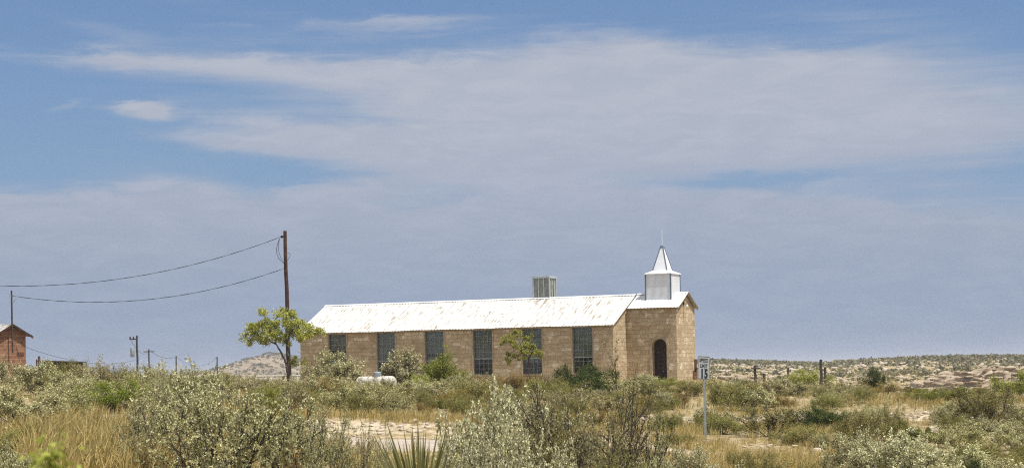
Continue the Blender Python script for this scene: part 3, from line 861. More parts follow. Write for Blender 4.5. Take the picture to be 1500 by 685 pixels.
# ------------------------------------------------------------------ poles and wires
def pole(name, px_top, row_top, row_bot, y, r, label, cat='utility pole', group=None, arm=None, base_px=None, mat='pole', extra=None):
    top = at(px_top, row_top, y)
    bx = at(base_px if base_px is not None else px_top + (row_bot - row_top) * .018, row_bot, y)
    zb = gz(bx.x, bx.y)
    e = empty(name, (bx.x, bx.y, zb), 0, label, cat, group)
    t = top - Vector((bx.x, bx.y, zb))
    mb = MB(); k = 8
    mb.tube([(t.x * i / k + .02 * math.sin(i * 1.7) * (0 < i < k), 0, -.3 + (t.z + .3) * i / k) for i in range(k + 1)], [r * (1.1 - .3 * i / k) for i in range(k + 1)], 10)
    mb.build('shaft', M[mat], e, True)
    if arm:
        w, drop, turn = arm
        mb = MB(); mb.box((-w / 2, -.06 - r, -.06), (w / 2, -r + .02, .06), Matrix.Translation((t.x, 0, t.z - drop)) @ Matrix.Rotation(turn, 4, 'Z'))
        a = mb.build('crossarm', M[mat], e)
        for s in (-.46, -.25, .25, .46):
            mb = MB(); mb.lathe([(0, .17), (.035, .15), (.05, .06), (.03, .055), (.03, 0), (0, 0)], 8, Matrix.Translation((t.x, 0, t.z - drop + .06)) @ Matrix.Rotation(turn, 4, 'Z') @ Matrix.Translation((s * w, -.03 - r, 0)))
            mb.build('insulator', M['galv'], a)
    if extra: extra(e, t, r)
    return e, top

def main_extra(e, t, r):
    mb = MB(); mb.tube([(t.x - .28, 0, t.z - .32), (t.x - .05, 0, t.z - .30)], .03, 6); mb.lathe([(0, .07), (.06, .06), (.07, 0), (.05, -.07), (0, -.07)], 10, Matrix.Translation((t.x - .17, 0, t.z - .32)))
    mb.build('insulator', M['ink'], e, True)
    mb = MB()
    a = Vector((t.x - .30, 0, t.z - .42)); b = Vector((t.x - .08, 0, t.z - 1.78)); c = Vector((t.x * .8 - .02, -.1, t.z - 2.05))
    def bez(p, q, s_, n_=14):
        return [((1 - k / n_) ** 2) * p + 2 * (k / n_) * (1 - k / n_) * q + (k / n_) ** 2 * s_ for k in range(n_ + 1)]
    mb.tube(bez(a, Vector((t.x - .75, -.05, t.z - 1.35)), b), .014, 5)
    mb.tube(bez(a, Vector((t.x - .52, -.08, t.z - 1.2)), Vector((t.x - .06, -.1, t.z - 1.75))), .012, 5)
    mb.tube(bez(Vector((t.x + .1, 0, t.z - 1.2)), Vector((t.x + .42, -.05, t.z - 1.25)), Vector((t.x + .1, 0, t.z - 1.62))), .012, 5)
    mb.build('drip_loop', M['wire'], e)
    mb = MB(); mb.box((-.03, -r - .06, 1.6), (.03, -r + .01, 3.0)); mb.build('conduit', M['galv'], e)
P_MAIN_Y = 103.5
pmain, ptop = pole('utility_pole', 417.5, 338, 557, P_MAIN_Y, .12, 'tall dark brown wooden utility pole beside the leafy tree at the church end', base_px=423.5, extra=main_extra)

def transformer(e, t, r):
    mb = MB(); mb.lathe([(0, .45), (.17, .42), (.19, .38), (.19, -.35), (.15, -.42), (0, -.42)], 14, Matrix.Translation((t.x - .42, -.05, t.z - 1.5)))
    mb.tube([(t.x - .3, 0, t.z - 1.35), (t.x, 0, t.z - 1.35)], .04, 6)
    mb.build('transformer', M['galv'], e, True)
    mb = MB(); mb.box((t.x - .65, -.08, t.z - .38), (t.x, .0, t.z - .28)); 
    mb.lathe([(0, .2), (.06, .18), (.07, 0), (0, 0)], 8, Matrix.Translation((t.x - .6, -.04, t.z - .28)))
    mb.lathe([(0, .2), (.06, .18), (.07, 0), (0, 0)], 8, Matrix.Translation((t.x - .3, -.04, t.z - .28)))
    mb.build('bracket', M['post'], e)
p1, p1t = pole('utility_pole', 200.5, 491, 541, 168, .10, 'dark pole carrying a grey transformer can above the left shrubs', extra=transformer, mat='post')
p2, p2t = pole('utility_pole', 218, 511, 546, 265, .12, 'small distant pole with a crossarm right of the transformer pole', arm=(1.5, .35, D2R(12)), mat='post')
p3, p3t = pole('utility_pole', 258, 521, 546, 320, .13, 'short bare distant pole standing above the big silver shrub', mat='post')
p4, p4t = pole('utility_pole', 318, 522, 546, 350, .14, 'short bare distant pole just left of the far hill', mat='post')
p5, p5t = pole('utility_pole', 1106, 535, 560, 178, .15, 'short dark pole with a stub crossarm right of the speed sign', arm=(.95, .25, D2R(20)), mat='post')
p6, p6t = pole('fence_post', 1119.5, 547, 573, 138, .12, 'thick dark post in the grey shrubs right of the speed sign', 'post', mat='post')
p7, p7t = pole('utility_pole', 1202.5, 526, 566, 150, .14, 'taller dark bare pole right of the bright yellow green bush', mat='post')
p8, p8t = pole('utility_pole', 1208.5, 537, 563, 162, .13, 'shorter of two dark poles right of the bright yellow green bush', mat='post')
p9, p9t = pole('fence_post', 1154.5, 538, 551, 250, .16, 'small dark post behind the bright yellow green bush', 'post', mat='post')
p10, p10t = pole('utility_pole', 1389.5, 520.5, 540, 470, .26, 'far utility pole with crossarm on the rocky hill skyline', arm=(5.2, .9, D2R(8)), mat='post')

def wire(name, a, b, sag, r, label, twist=False, n=40):
    a, b = Vector(a), Vector(b)
    o = empty_base = None
    mb = MB()
    pts = [a.lerp(b, k / n) - Vector((0, 0, sag * 4 * (k / n) * (1 - k / n))) for k in range(n + 1)]
    if twist:
        L = (b - a).length; m_ = int(L / .25)
        for ph in (0, math.pi):
            q = []
            for k in range(m_ + 1):
                t = k / m_
                p = a.lerp(b, t) - Vector((0, 0, sag * 4 * t * (1 - t)))
                q.append(p + Vector((0, math.cos(ph + k * .8) * r, math.sin(ph + k * .8) * r)))
            mb.tube(q, r * .9, 5)
    else: mb.tube(pts, r, 5)
    return tag(mb.build(name, M['wire'], None), label, 'power line')

# brick shed, its mast, and the lines that reach it
HS_Y = 104.0
hb = at(38, 555, HS_Y + 1.2)
TH = D2R(37)
shed = empty('brick_shed', (at(15.5, 555, HS_Y).x, HS_Y, EYE - .45), TH - math.pi / 2 + D2R(0), 'small red clay block house with rusty tin gable roof at left', 'house')
# local: -Y faces the gable normal; gable runs along X, ridge runs along +Y
shed.rotation_euler = (0, 0, D2R(53))
HW, HE, HR, HL = 1.08, 0, 0, 6.0
apex_z = at(15, 474.5, HS_Y).z - (EYE - .45)
eave_z = apex_z - .54
mb = MB()
mb.face([(-HW, 0, -.3), (HW, 0, -.3), (HW, 0, eave_z), (0, 0, apex_z - .04), (-HW, 0, eave_z)])
mb.face([(-HW, HL, -.3), (-HW, 0, -.3), (-HW, 0, eave_z), (-HW, HL, eave_z)])
mb.face([(HW, 0, -.3), (HW, HL, -.3), (HW, HL, eave_z), (HW, 0, eave_z)])
mb.face([(HW, HL, -.3), (-HW, HL, -.3), (-HW, HL, eave_z), (0, HL, apex_z - .04), (HW, HL, eave_z)])
mb.build('wall', M['blocks'], shed)
mb = MB()
s2 = .54 / HW
for sg in (-1, 1):
    n = 40
    for i in range(n):
        ya, yb = -.3 + (HL + .6) * i / n, -.3 + (HL + .6) * (i + 1) / n
        wa, wb = .012 * math.cos(ya * 30), .012 * math.cos(yb * 30)
        xo = sg * (HW + .32); zo = apex_z - (HW + .32) * s2 + .03
        mb.face([(xo, ya, zo + wa), (xo, yb, zo + wb), (0, yb, apex_z + .03 + wb), (0, ya, apex_z + .03 + wa)], [(ya, 2), (yb, 2), (yb, 0), (ya, 0)])
mb.build('roof', M['tin_rust'], shed)
mb = MB()
for sg in (-1, 1):
    P = [(0, -.29, apex_z - .10), (sg * (HW + .30), -.29, apex_z - .10 - (HW + .30) * s2), (sg * (HW + .30), -.25, apex_z - .10 - (HW + .30) * s2), (0, -.25, apex_z - .10)]
    P += [(p[0], p[1], p[2] + .115) for p in P]
    mb.solid(P, [(0, 1, 2, 3), (4, 7, 6, 5), (0, 4, 5, 1), (1, 5, 6, 2), (2, 6, 7, 3), (3, 7, 4, 0)])
    mb.box((sg * (HW + .2) - .05, -.25, eave_z - .14), (sg * (HW + .2) + .05, .0, eave_z - .04))
mb.build('bargeboard', M['pole'], shed)
mast_top = at(14, 425.5, HS_Y - .05)
sinv = Matrix.Translation(shed.location) @ Matrix.Rotation(D2R(53), 4, 'Z')
sinv = sinv.inverted()
mt = sinv @ mast_top
mx, my = -.1, -.10
mb = MB(); mb.tube([(mx, my - .24, apex_z - 1.6), (mx, my - .24, mt.z)], .045, 8)
mast = mb.build('service_mast', M['post'], shed, True)
mb = MB()
mb.box((mx - .12, my - .27, mt.z - .36), (mx + .12, my - .21, mt.z - .30))
mb.tube([(mx, my - .24, mt.z - .75), (mx + .2, my - .38, mt.z - .42)], .022, 6)
mb.build('brace', M['galv'], mast)
mb = MB(); mb.tube([(mx - .02, my - .2, apex_z + .05), (mx + .25, my + .1, apex_z + .3), (mx + .4, my + .2, apex_z + .02)], .015, 5)
mb.build('brace', M['galv'], mast)
mb = MB(); mb.box((.45, -.03, apex_z - 1.72), (.95, -.003, apex_z - 1.56)); mb.build('vent', M['rustplate'], shed)
wtop = sinv.inverted() @ Vector((mx, my - .3, mt.z - .3))

wire('power_line', at(411, 347, P_MAIN_Y - .2), at(-190, 398, 96), 1.55, .010, 'upper black cable sagging from the tall pole out past the left edge', True)
wire('power_line', at(416, 393, P_MAIN_Y - .2), wtop, .95, .010, 'lower black cable from the tall pole to the mast on the brick house', True)
wire('power_line', at(36, 507.5, 106.5), at(198, 527, 167), .6, .011, 'thin cable running from the brick house to the transformer pole')
wire('power_line', p1t - Vector((.5, 0, .5)), p2t - Vector((0, 0, .3)), .7, .02, 'thin cable between the transformer pole and the crossarm pole')
wire('power_line', p2t - Vector((-.3, 0, .3)), p3t - Vector((0, 0, .1)), .6, .022, 'thin cable from the crossarm pole to the first bare distant pole')
wire('power_line', p3t - Vector((0, 0, .1)), p4t - Vector((0, 0, .1)), 1.6, .022, 'thin sagging cable between the two bare distant poles')

# low dark-roofed hut behind the shrubs, left
hutp = at(80, 540, 142); hz = gz(hutp.x, hutp.y)
hut = empty('hut', (hutp.x, hutp.y, hz), D2R(-12), 'low dark roofed hut mostly hidden behind the shrubs beside the brick house', 'hut')
rt = at(78, 527, 142).z - hz
mb = MB(); mb.box((-1.0, 0, -.2), (1.3, 2.2, rt - .12)); mb.build('wall', M['post'], hut)
mb = MB(); mb.solid([(-1.3, -.2, rt - .10), (1.5, -.2, rt - .22), (1.5, 2.4, rt - .22), (-1.3, 2.4, rt - .10), (-1.3, -.2, rt), (1.5, -.2, rt - .13), (1.5, 2.4, rt - .13), (-1.3, 2.4, rt)],
                    [(0, 3, 2, 1), (4, 5, 6, 7), (0, 1, 5, 4), (1, 2, 6, 5), (2, 3, 7, 6), (3, 0, 4, 7)]); mb.build('roof', M['post'], hut)
mb = MB(); mb.tube([(-1.45, .4, 0), (-1.45, .4, rt + .32)], .09, 8); mb.tube([(-1.75, .6, 0), (-1.75, .6, rt + .1)], .06, 8); mb.build('flue', M['rustplate'], hut, True)

# propane tank
ty = 95.5
tp = at(551, 560, ty); tz = gz(tp.x, tp.y)
tank = empty('propane_tank', (tp.x, tp.y, tz), D2R(-14), 'white propane tank with domed cover in the shrubs before the church', 'tank')
top_z = at(551, 550.5, ty).z - tz
tr = .36; tcz = top_z - tr
mb = MB()
hl = 1.08
prof = [(0, -hl)] + [(tr * math.sin(D2R(a)), -hl + .26 * (1 - math.cos(D2R(a)))) for a in range(15, 91, 15)] + [(tr * math.sin(D2R(a)), hl - .26 * (1 - math.cos(D2R(a)))) for a in range(90, 0, -15)] + [(0, hl)]
mb.lathe(prof, 24, Matrix.Translation((0, 0, tcz)) @ Matrix.Rotation(D2R(90), 4, 'Y'))
mb.build('vessel', M['tank'], tank, True)
mb = MB(); mb.lathe([(0, .235), (.15, .225), (.20, .19), (.20, .17), (.215, .17), (.215, -.05), (0, -.05)], 18, Matrix.Translation((.06, 0, top_z)))
mb.build('dome_cover', M['galv'], tank, True)
for s in (-.62, .62):
    mb = MB(); mb.box((s - .06, -.28, -.15), (s + .06, .28, tcz - tr * .7)); mb.build('leg', M['concrete'], tank)

# low whitewashed wall behind the pole
wa, wb = at(372, 553, 119), at(443, 553, 121)
lw = MB()
dirv = (wb - wa); dirv.z = 0; Lw = dirv.length
lowwall_o = empty('low_wall', (wa.x, wa.y, gz(wa.x, wa.y)), math.atan2(dirv.y, dirv.x), 'low whitewashed wall behind the tall pole left of the church', 'wall')
topz = at(405, 550.5, 120).z - lowwall_o.location.z
n = 14
for k in range(n):
    lw.box((Lw * k / n, -.14 + .01 * (k % 2), -.3), (Lw * (k + 1) / n - .004, .14, topz - .03 + .02 * math.sin(k * 2.3)))
lw.build('wall', M['wash'], lowwall_o)
lw = MB(); lw.box((-.03, -.17, topz + .0), (Lw + .03, .17, topz + .05)); lw.build('coping', M['wash'], lowwall_o, bevel=.015)

# ------------------------------------------------------------------ vegetation prototypes
def unit(v): return v / (np.linalg.norm(v) + 1e-9)

def tubes_np(lines, sides=3):
    V, Q = [], []
    b = 0
    for path, r0, r1 in lines:
        P = np.asarray(path); n = len(P)
        d = np.gradient(P, axis=0); d /= np.linalg.norm(d, axis=1)[:, None] + 1e-9
        ref = np.array([.31, .87, .38])
        u = np.cross(d, ref); u /= np.linalg.norm(u, axis=1)[:, None] + 1e-9
        w = np.cross(d, u)
        rr = np.linspace(r0, r1, n)[:, None]
        ring = np.stack([P + (u * math.cos(2 * math.pi * k / sides) + w * math.sin(2 * math.pi * k / sides)) * rr for k in range(sides)], 1)
        V.append(ring.reshape(-1, 3))
        for i in range(n - 1):
            for k in range(sides):
                k2 = (k + 1) % sides
                Q.append((b + i * sides + k, b + i * sides + k2, b + (i + 1) * sides + k2, b + (i + 1) * sides + k))
        b += n * sides
    return np.vstack(V), np.array(Q)

def leaves_np(rng, C, L, W, up=.35, outward=None):
    n = len(C)
    nrm = rng.normal(0, 1, (n, 3)); nrm[:, 2] = np.abs(nrm[:, 2]) + up
    nrm /= np.linalg.norm(nrm, axis=1)[:, None]
    a = rng.normal(0, 1, (n, 3)); a[:, 2] += .5
    if outward is not None: a += outward
    a -= nrm * np.sum(a * nrm, 1)[:, None]; a /= np.linalg.norm(a, axis=1)[:, None] + 1e-9
    b = np.cross(nrm, a)
    l = (L * rng.uniform(.6, 1.4, n))[:, None]; w = (W * rng.uniform(.7, 1.3, n))[:, None]
    V = np.stack([C, C + a * l * .5 + b * w * .5 + nrm * w * .12, C + a * l, C + a * l * .5 - b * w * .5 + nrm * w * .12], 1).reshape(-1, 3)
    return V, np.arange(4 * n).reshape(-1, 4)

def gen_shrub(seed, stems=9, spread=1.0, leaves=4000, leaf=.03, asp=.6, cl=.045, start=.3, stiff=.16, r0=.016, subs=5, twigs=4, upb=.05, clump=0, bare=0.):
    rng = np.random.default_rng(seed)
    lines, anch = [], []
    def grow(p, d, L, r, lev, dead=False):
        n = 5 if lev == 0 else 4
        path = [p]
        for i in range(n):
            d = unit(d + rng.normal(0, stiff, 3) + np.array([0, 0, upb])); p = p + d * L / n; path.append(p)
        path = np.array(path)
        lines.append((path, r, r * .45))
        if lev == 0:
            for k in range(subs):
                t = rng.uniform(start, 1); q = path[0] + 0; i = min(int(t * n), n - 1); q = path[i] + (path[i + 1] - path[i]) * (t * n - i)
                dd = unit(unit(path[i + 1] - path[i]) + rng.normal(0, .55, 3)); dd[2] = max(dd[2], -.15)
                grow(q, dd, L * rng.uniform(.32, .6), r * .5, 1, rng.random() < bare)
        elif lev == 1:
            for k in range(twigs):
                t = rng.uniform(.25, 1); i = min(int(t * n), n - 1); q = path[i] + (path[i + 1] - path[i]) * (t * n - i)
                dd = unit(unit(path[i + 1] - path[i]) + rng.normal(0, .5, 3))
                grow(q, dd, L * rng.uniform(.35, .6), r * .5, 2, dead)
        if not dead:
            if lev == 2 or (lev == 1): 
                for i in range(1 if lev == 2 else 2, n): anch.append((path[i], path[i + 1], 1.0 if lev == 2 else .5))
    for s in range(stems):
        az = 2 * math.pi * (s + rng.uniform(-.4, .4)) / stems
        pol = spread * math.sqrt(rng.uniform(.02, 1))
        d = np.array([math.sin(pol) * math.cos(az), math.sin(pol) * math.sin(az), math.cos(pol)])
        grow(np.array([.05 * math.cos(az), .05 * math.sin(az), -.04]), d, rng.uniform(.55, .85), r0 * rng.uniform(.7, 1.2), 0)
    A = np.array([a[0] for a in anch]); B = np.array([a[1] for a in anch]); w = np.array([a[2] for a in anch])
    if clump:
        nc = leaves // clump
        k = rng.choice(len(A), nc, p=w / w.sum()); t = rng.random((nc, 1))
        k = np.repeat(k, clump); t = np.repeat(t, clump, 0); leaves = len(k)
        shift = np.repeat(rng.normal(0, cl * 1.2, (nc, 3)), clump, 0)
    else:
        k = rng.choice(len(A), leaves, p=w / w.sum())
        t = rng.random((leaves, 1)); shift = 0
    C = A[k] * (1 - t) + B[k] * t + rng.normal(0, cl * (.6 if clump else 1), (leaves, 3)) + shift
    C[:, 2] = np.maximum(C[:, 2], rng.uniform(.0, .06, leaves))
    out = unit(B[k] - A[k]) if False else (B[k] - A[k]) / (np.linalg.norm(B[k] - A[k], axis=1)[:, None] + 1e-9)
    SV, SQ = tubes_np(lines)
    LV, LQ = leaves_np(rng, C, leaf, leaf * asp, outward=out * .8)
    # normalise: height 1 (98th percentile), mean half-width recorded
    h = np.percentile(LV[:, 2], 99.5)
    LV /= h; SV /= h
    hw = np.percentile(np.abs(LV[:, :2]), 97)
    return SV, SQ, LV, LQ, hw

PROTO = {}
def make_proto(key, name, leafm, cat, seeds, stemm='twig', **kw):
    out = []
    for sd in seeds:
        SV, SQ, LV, LQ, hw = gen_shrub(sd, **kw)
        sm = mesh_np(name + '_stems', SV, [SQ], [M[stemm]]); lm = mesh_np(name + '_leaves', LV, [LQ], [M[leafm]])
        out.append((sm, lm, hw))
    PROTO[key] = (name, cat, out)

make_proto('sageN', 'silver_shrub', 'sage', 'shrub', (1, 2, 3), stems=15, spread=1.05, leaves=27000, leaf=.017, asp=.85, cl=.012, subs=8, twigs=7, r0=.010, clump=11)
make_proto('sageB', 'silver_shrub', 'sage_bright', 'shrub', (5, 6), stems=15, spread=1.05, leaves=30000, leaf=.026, asp=.85, cl=.014, subs=8, twigs=6, r0=.008, clump=8)
make_proto('sage', 'silver_shrub', 'sage', 'shrub', (11, 12, 13, 14), stems=12, spread=1.1, leaves=9000, leaf=.044, asp=.7, cl=.03, subs=7, twigs=5, r0=.009)
make_proto('dull', 'grey_shrub', 'sage_dull', 'shrub', (15, 16, 17), stems=12, spread=1.15, leaves=9000, leaf=.044, asp=.6, cl=.035, subs=7, twigs=5, r0=.009)
make_proto('sprig', 'silver_shrub', 'sage', 'shrub', (21, 22), stems=5, spread=.42, leaves=4200, leaf=.020, asp=.7, cl=.011, subs=6, twigs=4, upb=.1, r0=.009)
make_proto('branchy', 'silver_shrub', 'sage_dull', 'shrub', (31,), stems=18, spread=1.2, leaves=17000, leaf=.017, asp=.75, cl=.012, subs=8, twigs=7, r0=.013, bare=.25, upb=.06, clump=9)
make_proto('olive', 'olive_shrub', 'olive', 'shrub', (41, 42, 43), stems=15, spread=1.2, leaves=11000, leaf=.040, asp=.4, cl=.04, subs=7, twigs=5, r0=.009)
make_proto('oliveN', 'olive_shrub', 'olive', 'shrub', (44,), stems=16, spread=1.1, leaves=24000, leaf=.024, asp=.4, cl=.022, subs=8, twigs=6, r0=.008)
make_proto('sparse', 'olive_shrub', 'olive', 'shrub', (51,), stems=14, spread=.95, leaves=7500, leaf=.034, asp=.4, cl=.025, subs=7, twigs=6, r0=.012, bare=.15, upb=.08)
make_proto('rust', 'rusty_shrub', 'rust', 'shrub', (61, 62), stems=14, spread=1.15, leaves=9500, leaf=.040, asp=.4, cl=.045, r0=.009)
make_proto('green', 'green_shrub', 'green', 'shrub', (71, 72), stems=10, spread=.9, leaves=10000, leaf=.042, asp=.5, cl=.055, start=.25, r0=.011)
make_proto('yellow', 'yellow_green_shrub', 'yellow', 'shrub', (81, 82), stems=10, spread=.9, leaves=9500, leaf=.042, asp=.5, cl=.05, start=.25, r0=.011)
make_proto('dark', 'dark_green_shrub', 'dark', 'shrub', (91, 92), stems=11, spread=1.0, leaves=11000, leaf=.045, asp=.55, cl=.055, start=.15, r0=.011)
make_proto('weed', 'yellow_green_weed', 'weed', 'plant', (95,), stems=22, spread=.16, leaves=22000, leaf=.026, asp=.8, cl=.03, start=.75, subs=6, twigs=4, r0=.004)
USED = {}
PLACED = []

def plant(key, x, y, h, w, label, group=None, rz=None, sink=.0):
    name, cat, vs = PROTO[key]
    k = USED.get(key, 0); USED[key] = k + 1
    sm, lm, hw = vs[k % len(vs)]
    e = empty(name, (x, y, gz(x, y) - sink), RNG.uniform(0, 6.28) if rz is None else rz, label, cat, group)
    s = max(.28 if key == 'weed' else .35, min(2.2, (w / 2 / hw) / h)) if w else 1.0
    e.scale = (h * s, h * s, h)
    for nm, me in (('stems', sm), ('foliage', lm)):
        o = bpy.data.objects.new(nm, me); COL.objects.link(o); o.parent = e
    PLACED.append((x, y, h * s * hw))
    return e

KEYS = []
def shrub(key, px, top, wpx, label, base=None, y=None, group=None):
    """a shrub by its place on the ground: base row or depth, top row and width"""
    if y is None: x, y = ray_ground(px, base)
    else: x = at(px, 600, y).x
    h = at(px, top, y).z - gz(x, y)
    rb = proj((x, y, gz(x, y)))[1]; (key in ('green', 'yellow', 'dark', 'rust', 'sparse')) and KEYS.append((px, wpx * .38, top + .62 * (rb - top), y))
    return plant(key, x, y, max(h, .25), wpx * y / F, label, group)

FEAT = [
 # left slope
 ('sage', 4, 524, 55, 'tall silver shrub at the left end hiding the brick house foot', dict(y=80)),
 ('sage', 58, 529, 80, 'rounded silver shrub on the slope just below the low hut', dict(y=74)),
 ('olive', 96, 527, 60, 'upright olive shrub below the low hut, yellowish at its tips', dict(y=72)),
 ('dull', 135, 530, 80, 'grey rounded shrub on the slope between hut and transformer pole', dict(y=70)),
 ('olive', 174, 534, 54, 'olive shrub just left of the transformer pole foot', dict(y=74)),
 ('green', 168, 557, 110, 'broad green shrub in the middle of the left slope', dict(y=55)),
 ('sage', 28, 562, 110, 'wide pale shrub on the left slope under the brick house', dict(y=44)),
 ('dull', 92, 561, 90, 'grey shrub left of the broad green shrub on the slope', dict(y=52)),
 ('dull', 216, 533, 74, 'dull grey shrub at the foot of the two crossarm poles', dict(y=72)),
 ('sprig', 241, 523, 26, 'thin wispy shrub rising between the distant poles', dict(y=50)),
 ('sage', 290, 540, 80, 'pale shrub behind the big silver shrub, below the far hill', dict(y=60)),
 ('sageN', 322, 541, 250, 'largest silver leaved shrub in the lower left, dark twigs inside', dict(y=25)),
 ('sageN', 222, 585, 120, 'silver shrub filling the left flank of the largest silver shrub', dict(y=28)),
 ('sageN', 412, 580, 120, 'silver shrub filling the right flank of the largest silver shrub', dict(y=27)),
 ('oliveN', 12, 622, 130, 'dark olive shrub in the lower left corner', dict(y=30)),
 ('sageN', 28, 650, 120, 'silver shrub at the very bottom left beside the straw grass', dict(y=23)),
 ('sage', 378, 550, 60, 'small silver shrub before the low white wall', dict(y=84)),
 ('yellow', 398, 566, 44, 'small yellow green shrub right of the largest silver shrub', dict(y=56)),
 ('olive', 420, 560, 74, 'olive shrub at the foot of the tall utility pole', dict(y=70)),
 ('sage', 446, 555, 56, 'silver shrub right of the tall pole under the church corner', dict(y=82)),
 # in front of the long wall
 ('sage', 492, 514, 84, 'tall silver shrub in front of the leftmost church window', dict(y=98)),
 ('sage', 470, 532, 50, 'silver shrub at the left corner of the church wall', dict(y=97)),
 ('rust', 470, 553, 70, 'reddish olive shrub below the leftmost church window', dict(y=82)),
 ('dull', 507, 549, 80, 'grey shrub left of the propane tank', dict(y=86)),
 ('sage', 556, 557, 84, 'silver shrub directly in front of the propane tank', dict(y=80)),
 ('sage', 602, 511, 86, 'broad silver shrub between second and third church windows', dict(y=97)),
 ('sage', 592, 556, 54, 'silver shrub at the right end of the propane tank', dict(y=86)),
 ('green', 649, 514, 56, 'bright green rounded bush under the third church window', dict(y=95)),
 ('yellow', 618, 548, 44, 'yellow green bush left of the bright green rounded bush', dict(y=88)),
 ('dull', 662, 547, 44, 'grey twiggy shrub at the foot of the bright green bush', dict(y=88)),
 ('sage', 634, 557, 64, 'silver shrub below the bright green rounded bush', dict(y=78)),
 ('dull', 690, 547, 56, 'grey shrub left of and below the fourth church window', dict(y=95)),
 ('rust', 738, 546, 74, 'rusty shrub below the gap between fourth and fifth windows', dict(y=92)),
 ('olive', 700, 558, 90, 'olive shrub on the slope below the fourth church window', dict(y=80)),
 ('rust', 775, 549, 50, 'rusty shrub at the foot of the small tree by the wall', dict(y=92)),
 ('dark', 838, 533, 66, 'dark green bush left of the nave corner', dict(y=92)),
 ('olive', 815, 551, 64, 'olive bush under the fifth church window', dict(y=86)),
 ('dark', 883, 533, 60, 'tall dark green bush against the nave corner', dict(y=96)),
 ('dull', 926, 549, 76, 'grey shrub below the stone strip left of the doorway', dict(y=86)),
 ('sage', 946, 545, 40, 'small silver shrub left of the arched doorway', dict(y=98)),
 ('green', 978, 553, 46, 'low green shrub under the arched doorway', dict(y=94)),
 ('dark', 862, 543, 64, 'dark green bush between the two other dark green bushes by the nave corner', dict(y=88)),
 ('green', 908, 553, 56, 'low green shrub between the nave corner and the arched doorway', dict(y=90)),
 ('olive', 958, 556, 56, 'low olive shrub just left of and below the arched doorway', dict(y=86)),
 ('yellow', 790, 556, 44, 'low yellow green shrub under the small sapling by the wall', dict(y=90)),
 ('olive', 1008, 556, 60, 'olive shrub behind the speed sign post', dict(y=88)),
 # foreground middle
 ('sageN', 456, 597, 100, 'silver shrub at the bottom between largest shrub and yucca', dict(y=25)),
 ('sprig', 531, 597, 56, 'thin upright silver sprig left of the yucca, taller one', dict(y=23)),
 ('sprig', 564, 612, 40, 'shorter thin silver sprig rising just left of the yucca', dict(y=24.5)),
 ('sprig', 502, 611, 60, 'loose silver sprig left of both thin sprigs', dict(y=27)),
 ('oliveN', 520, 652, 90, 'low olive shrub under the thin silver sprigs', dict(y=26)),
 ('sageB', 738, 568, 130, 'pale silver shrub with bright tips right of the yucca', dict(y=28)),
 ('sageB', 682, 628, 110, 'low silver shrub at the bottom right beside the yucca', dict(y=22)),
 ('branchy', 872, 530, 215, 'large open shrub with dark bare branches in lower middle', dict(y=27)),
 ('sageN', 838, 584, 130, 'silver grey shrub between the pale silver shrub and the bare branched shrub', dict(y=30)),
 ('oliveN', 800, 624, 100, 'olive twiggy shrub at bottom in the shade of the pale silver shrub', dict(y=26)),
 ('branchy', 930, 588, 120, 'dark twiggy open shrub right of the large branching shrub', dict(y=29)),
 ('sageB', 706, 606, 110, 'silver shrub touching the yucca on its right side', dict(y=25)),
 ('sageB', 796, 648, 130, 'silver shrub at bottom below the pale silver shrub', dict(y=21)),
 ('sageN', 968, 652, 100, 'low silver shrub at bottom left of the speed sign foot', dict(y=24)),
 ('oliveN', 896, 668, 110, 'low olive shrub under the large branching shrub', dict(y=21)),
 # right
 ('olive', 1067, 552, 84, 'olive grey shrub on the pale bank right of the sign', dict(y=79)),
 ('sage', 1110, 567, 60, 'silver shrub on the bank in front of the thick dark post', dict(y=79)),
 ('dull', 1146, 553, 80, 'grey shrub left of the bright yellow green bush', dict(y=95)),
 ('yellow', 1180, 539, 56, 'bright yellow green bush before the rocky hillside', dict(y=105)),
 ('olive', 1232, 557, 70, 'olive shrub right of the pair of dark poles', dict(y=96)),
 ('dull', 1222, 573, 44, 'small grey shrub on the bank under the pair of dark poles', dict(y=82)),
 ('dark', 1284, 537, 34, 'narrow dark green small tree before the rocky hillside', dict(y=112)),
 ('rust', 1296, 557, 60, 'rusty shrub at the foot of the narrow dark tree', dict(y=98)),
 ('olive', 1060, 607, 74, 'dark olive shrub in the dip right of the sign post', dict(y=65)),
 ('sparse', 1126, 590, 90, 'grey olive shrub below the pale bank, center right', dict(y=63)),
 ('dark', 1193, 593, 84, 'round dark green shrub on the right slope', dict(y=66)),
 ('olive', 1176, 622, 84, 'olive shrub just below the round dark green shrub', dict(y=59)),
 ('green', 1356, 569, 60, 'light green shrub below the left end of the rock ledge', dict(y=84)),
 ('green', 1398, 566, 74, 'green shrub below the middle of the rock ledge', dict(y=85)),
 ('sparse', 1447, 556, 104, 'tall olive shrub with bare dark branches at right', dict(y=64)),
 ('yellow', 1495, 541, 80, 'yellow green tree like shrub at the right edge', dict(y=84)),
 ('olive', 1266, 601, 94, 'olive shrub left of the prickly pear on the right slope', dict(y=57)),
 ('dull', 1402, 615, 84, 'grey brown shrub right of the prickly pear', dict(y=58)),
 ('sageB', 1330, 632, 120, 'bright silver shrub at bottom right below the prickly pear', dict(y=37)),
 ('olive', 1432, 640, 100, 'low olive shrub near the bottom right corner', dict(y=44)),
 ('sage', 1482, 619, 64, 'pale shrub on the right edge above the corner', dict(y=56)),
 ('dark', 1420, 671, 40, 'small dark green shrub at the bottom right', dict(y=40)),
 ('olive', 1110, 660, 64, 'low olive shrub below and right of the sign foot', dict(y=42)),
 ('sage', 1008, 655, 72, 'silver shrub at the bottom just left of the sign foot', dict(y=42)),
]
for key, px, top, w, label, kw in FEAT: shrub(key, px, top, w, label, **kw)

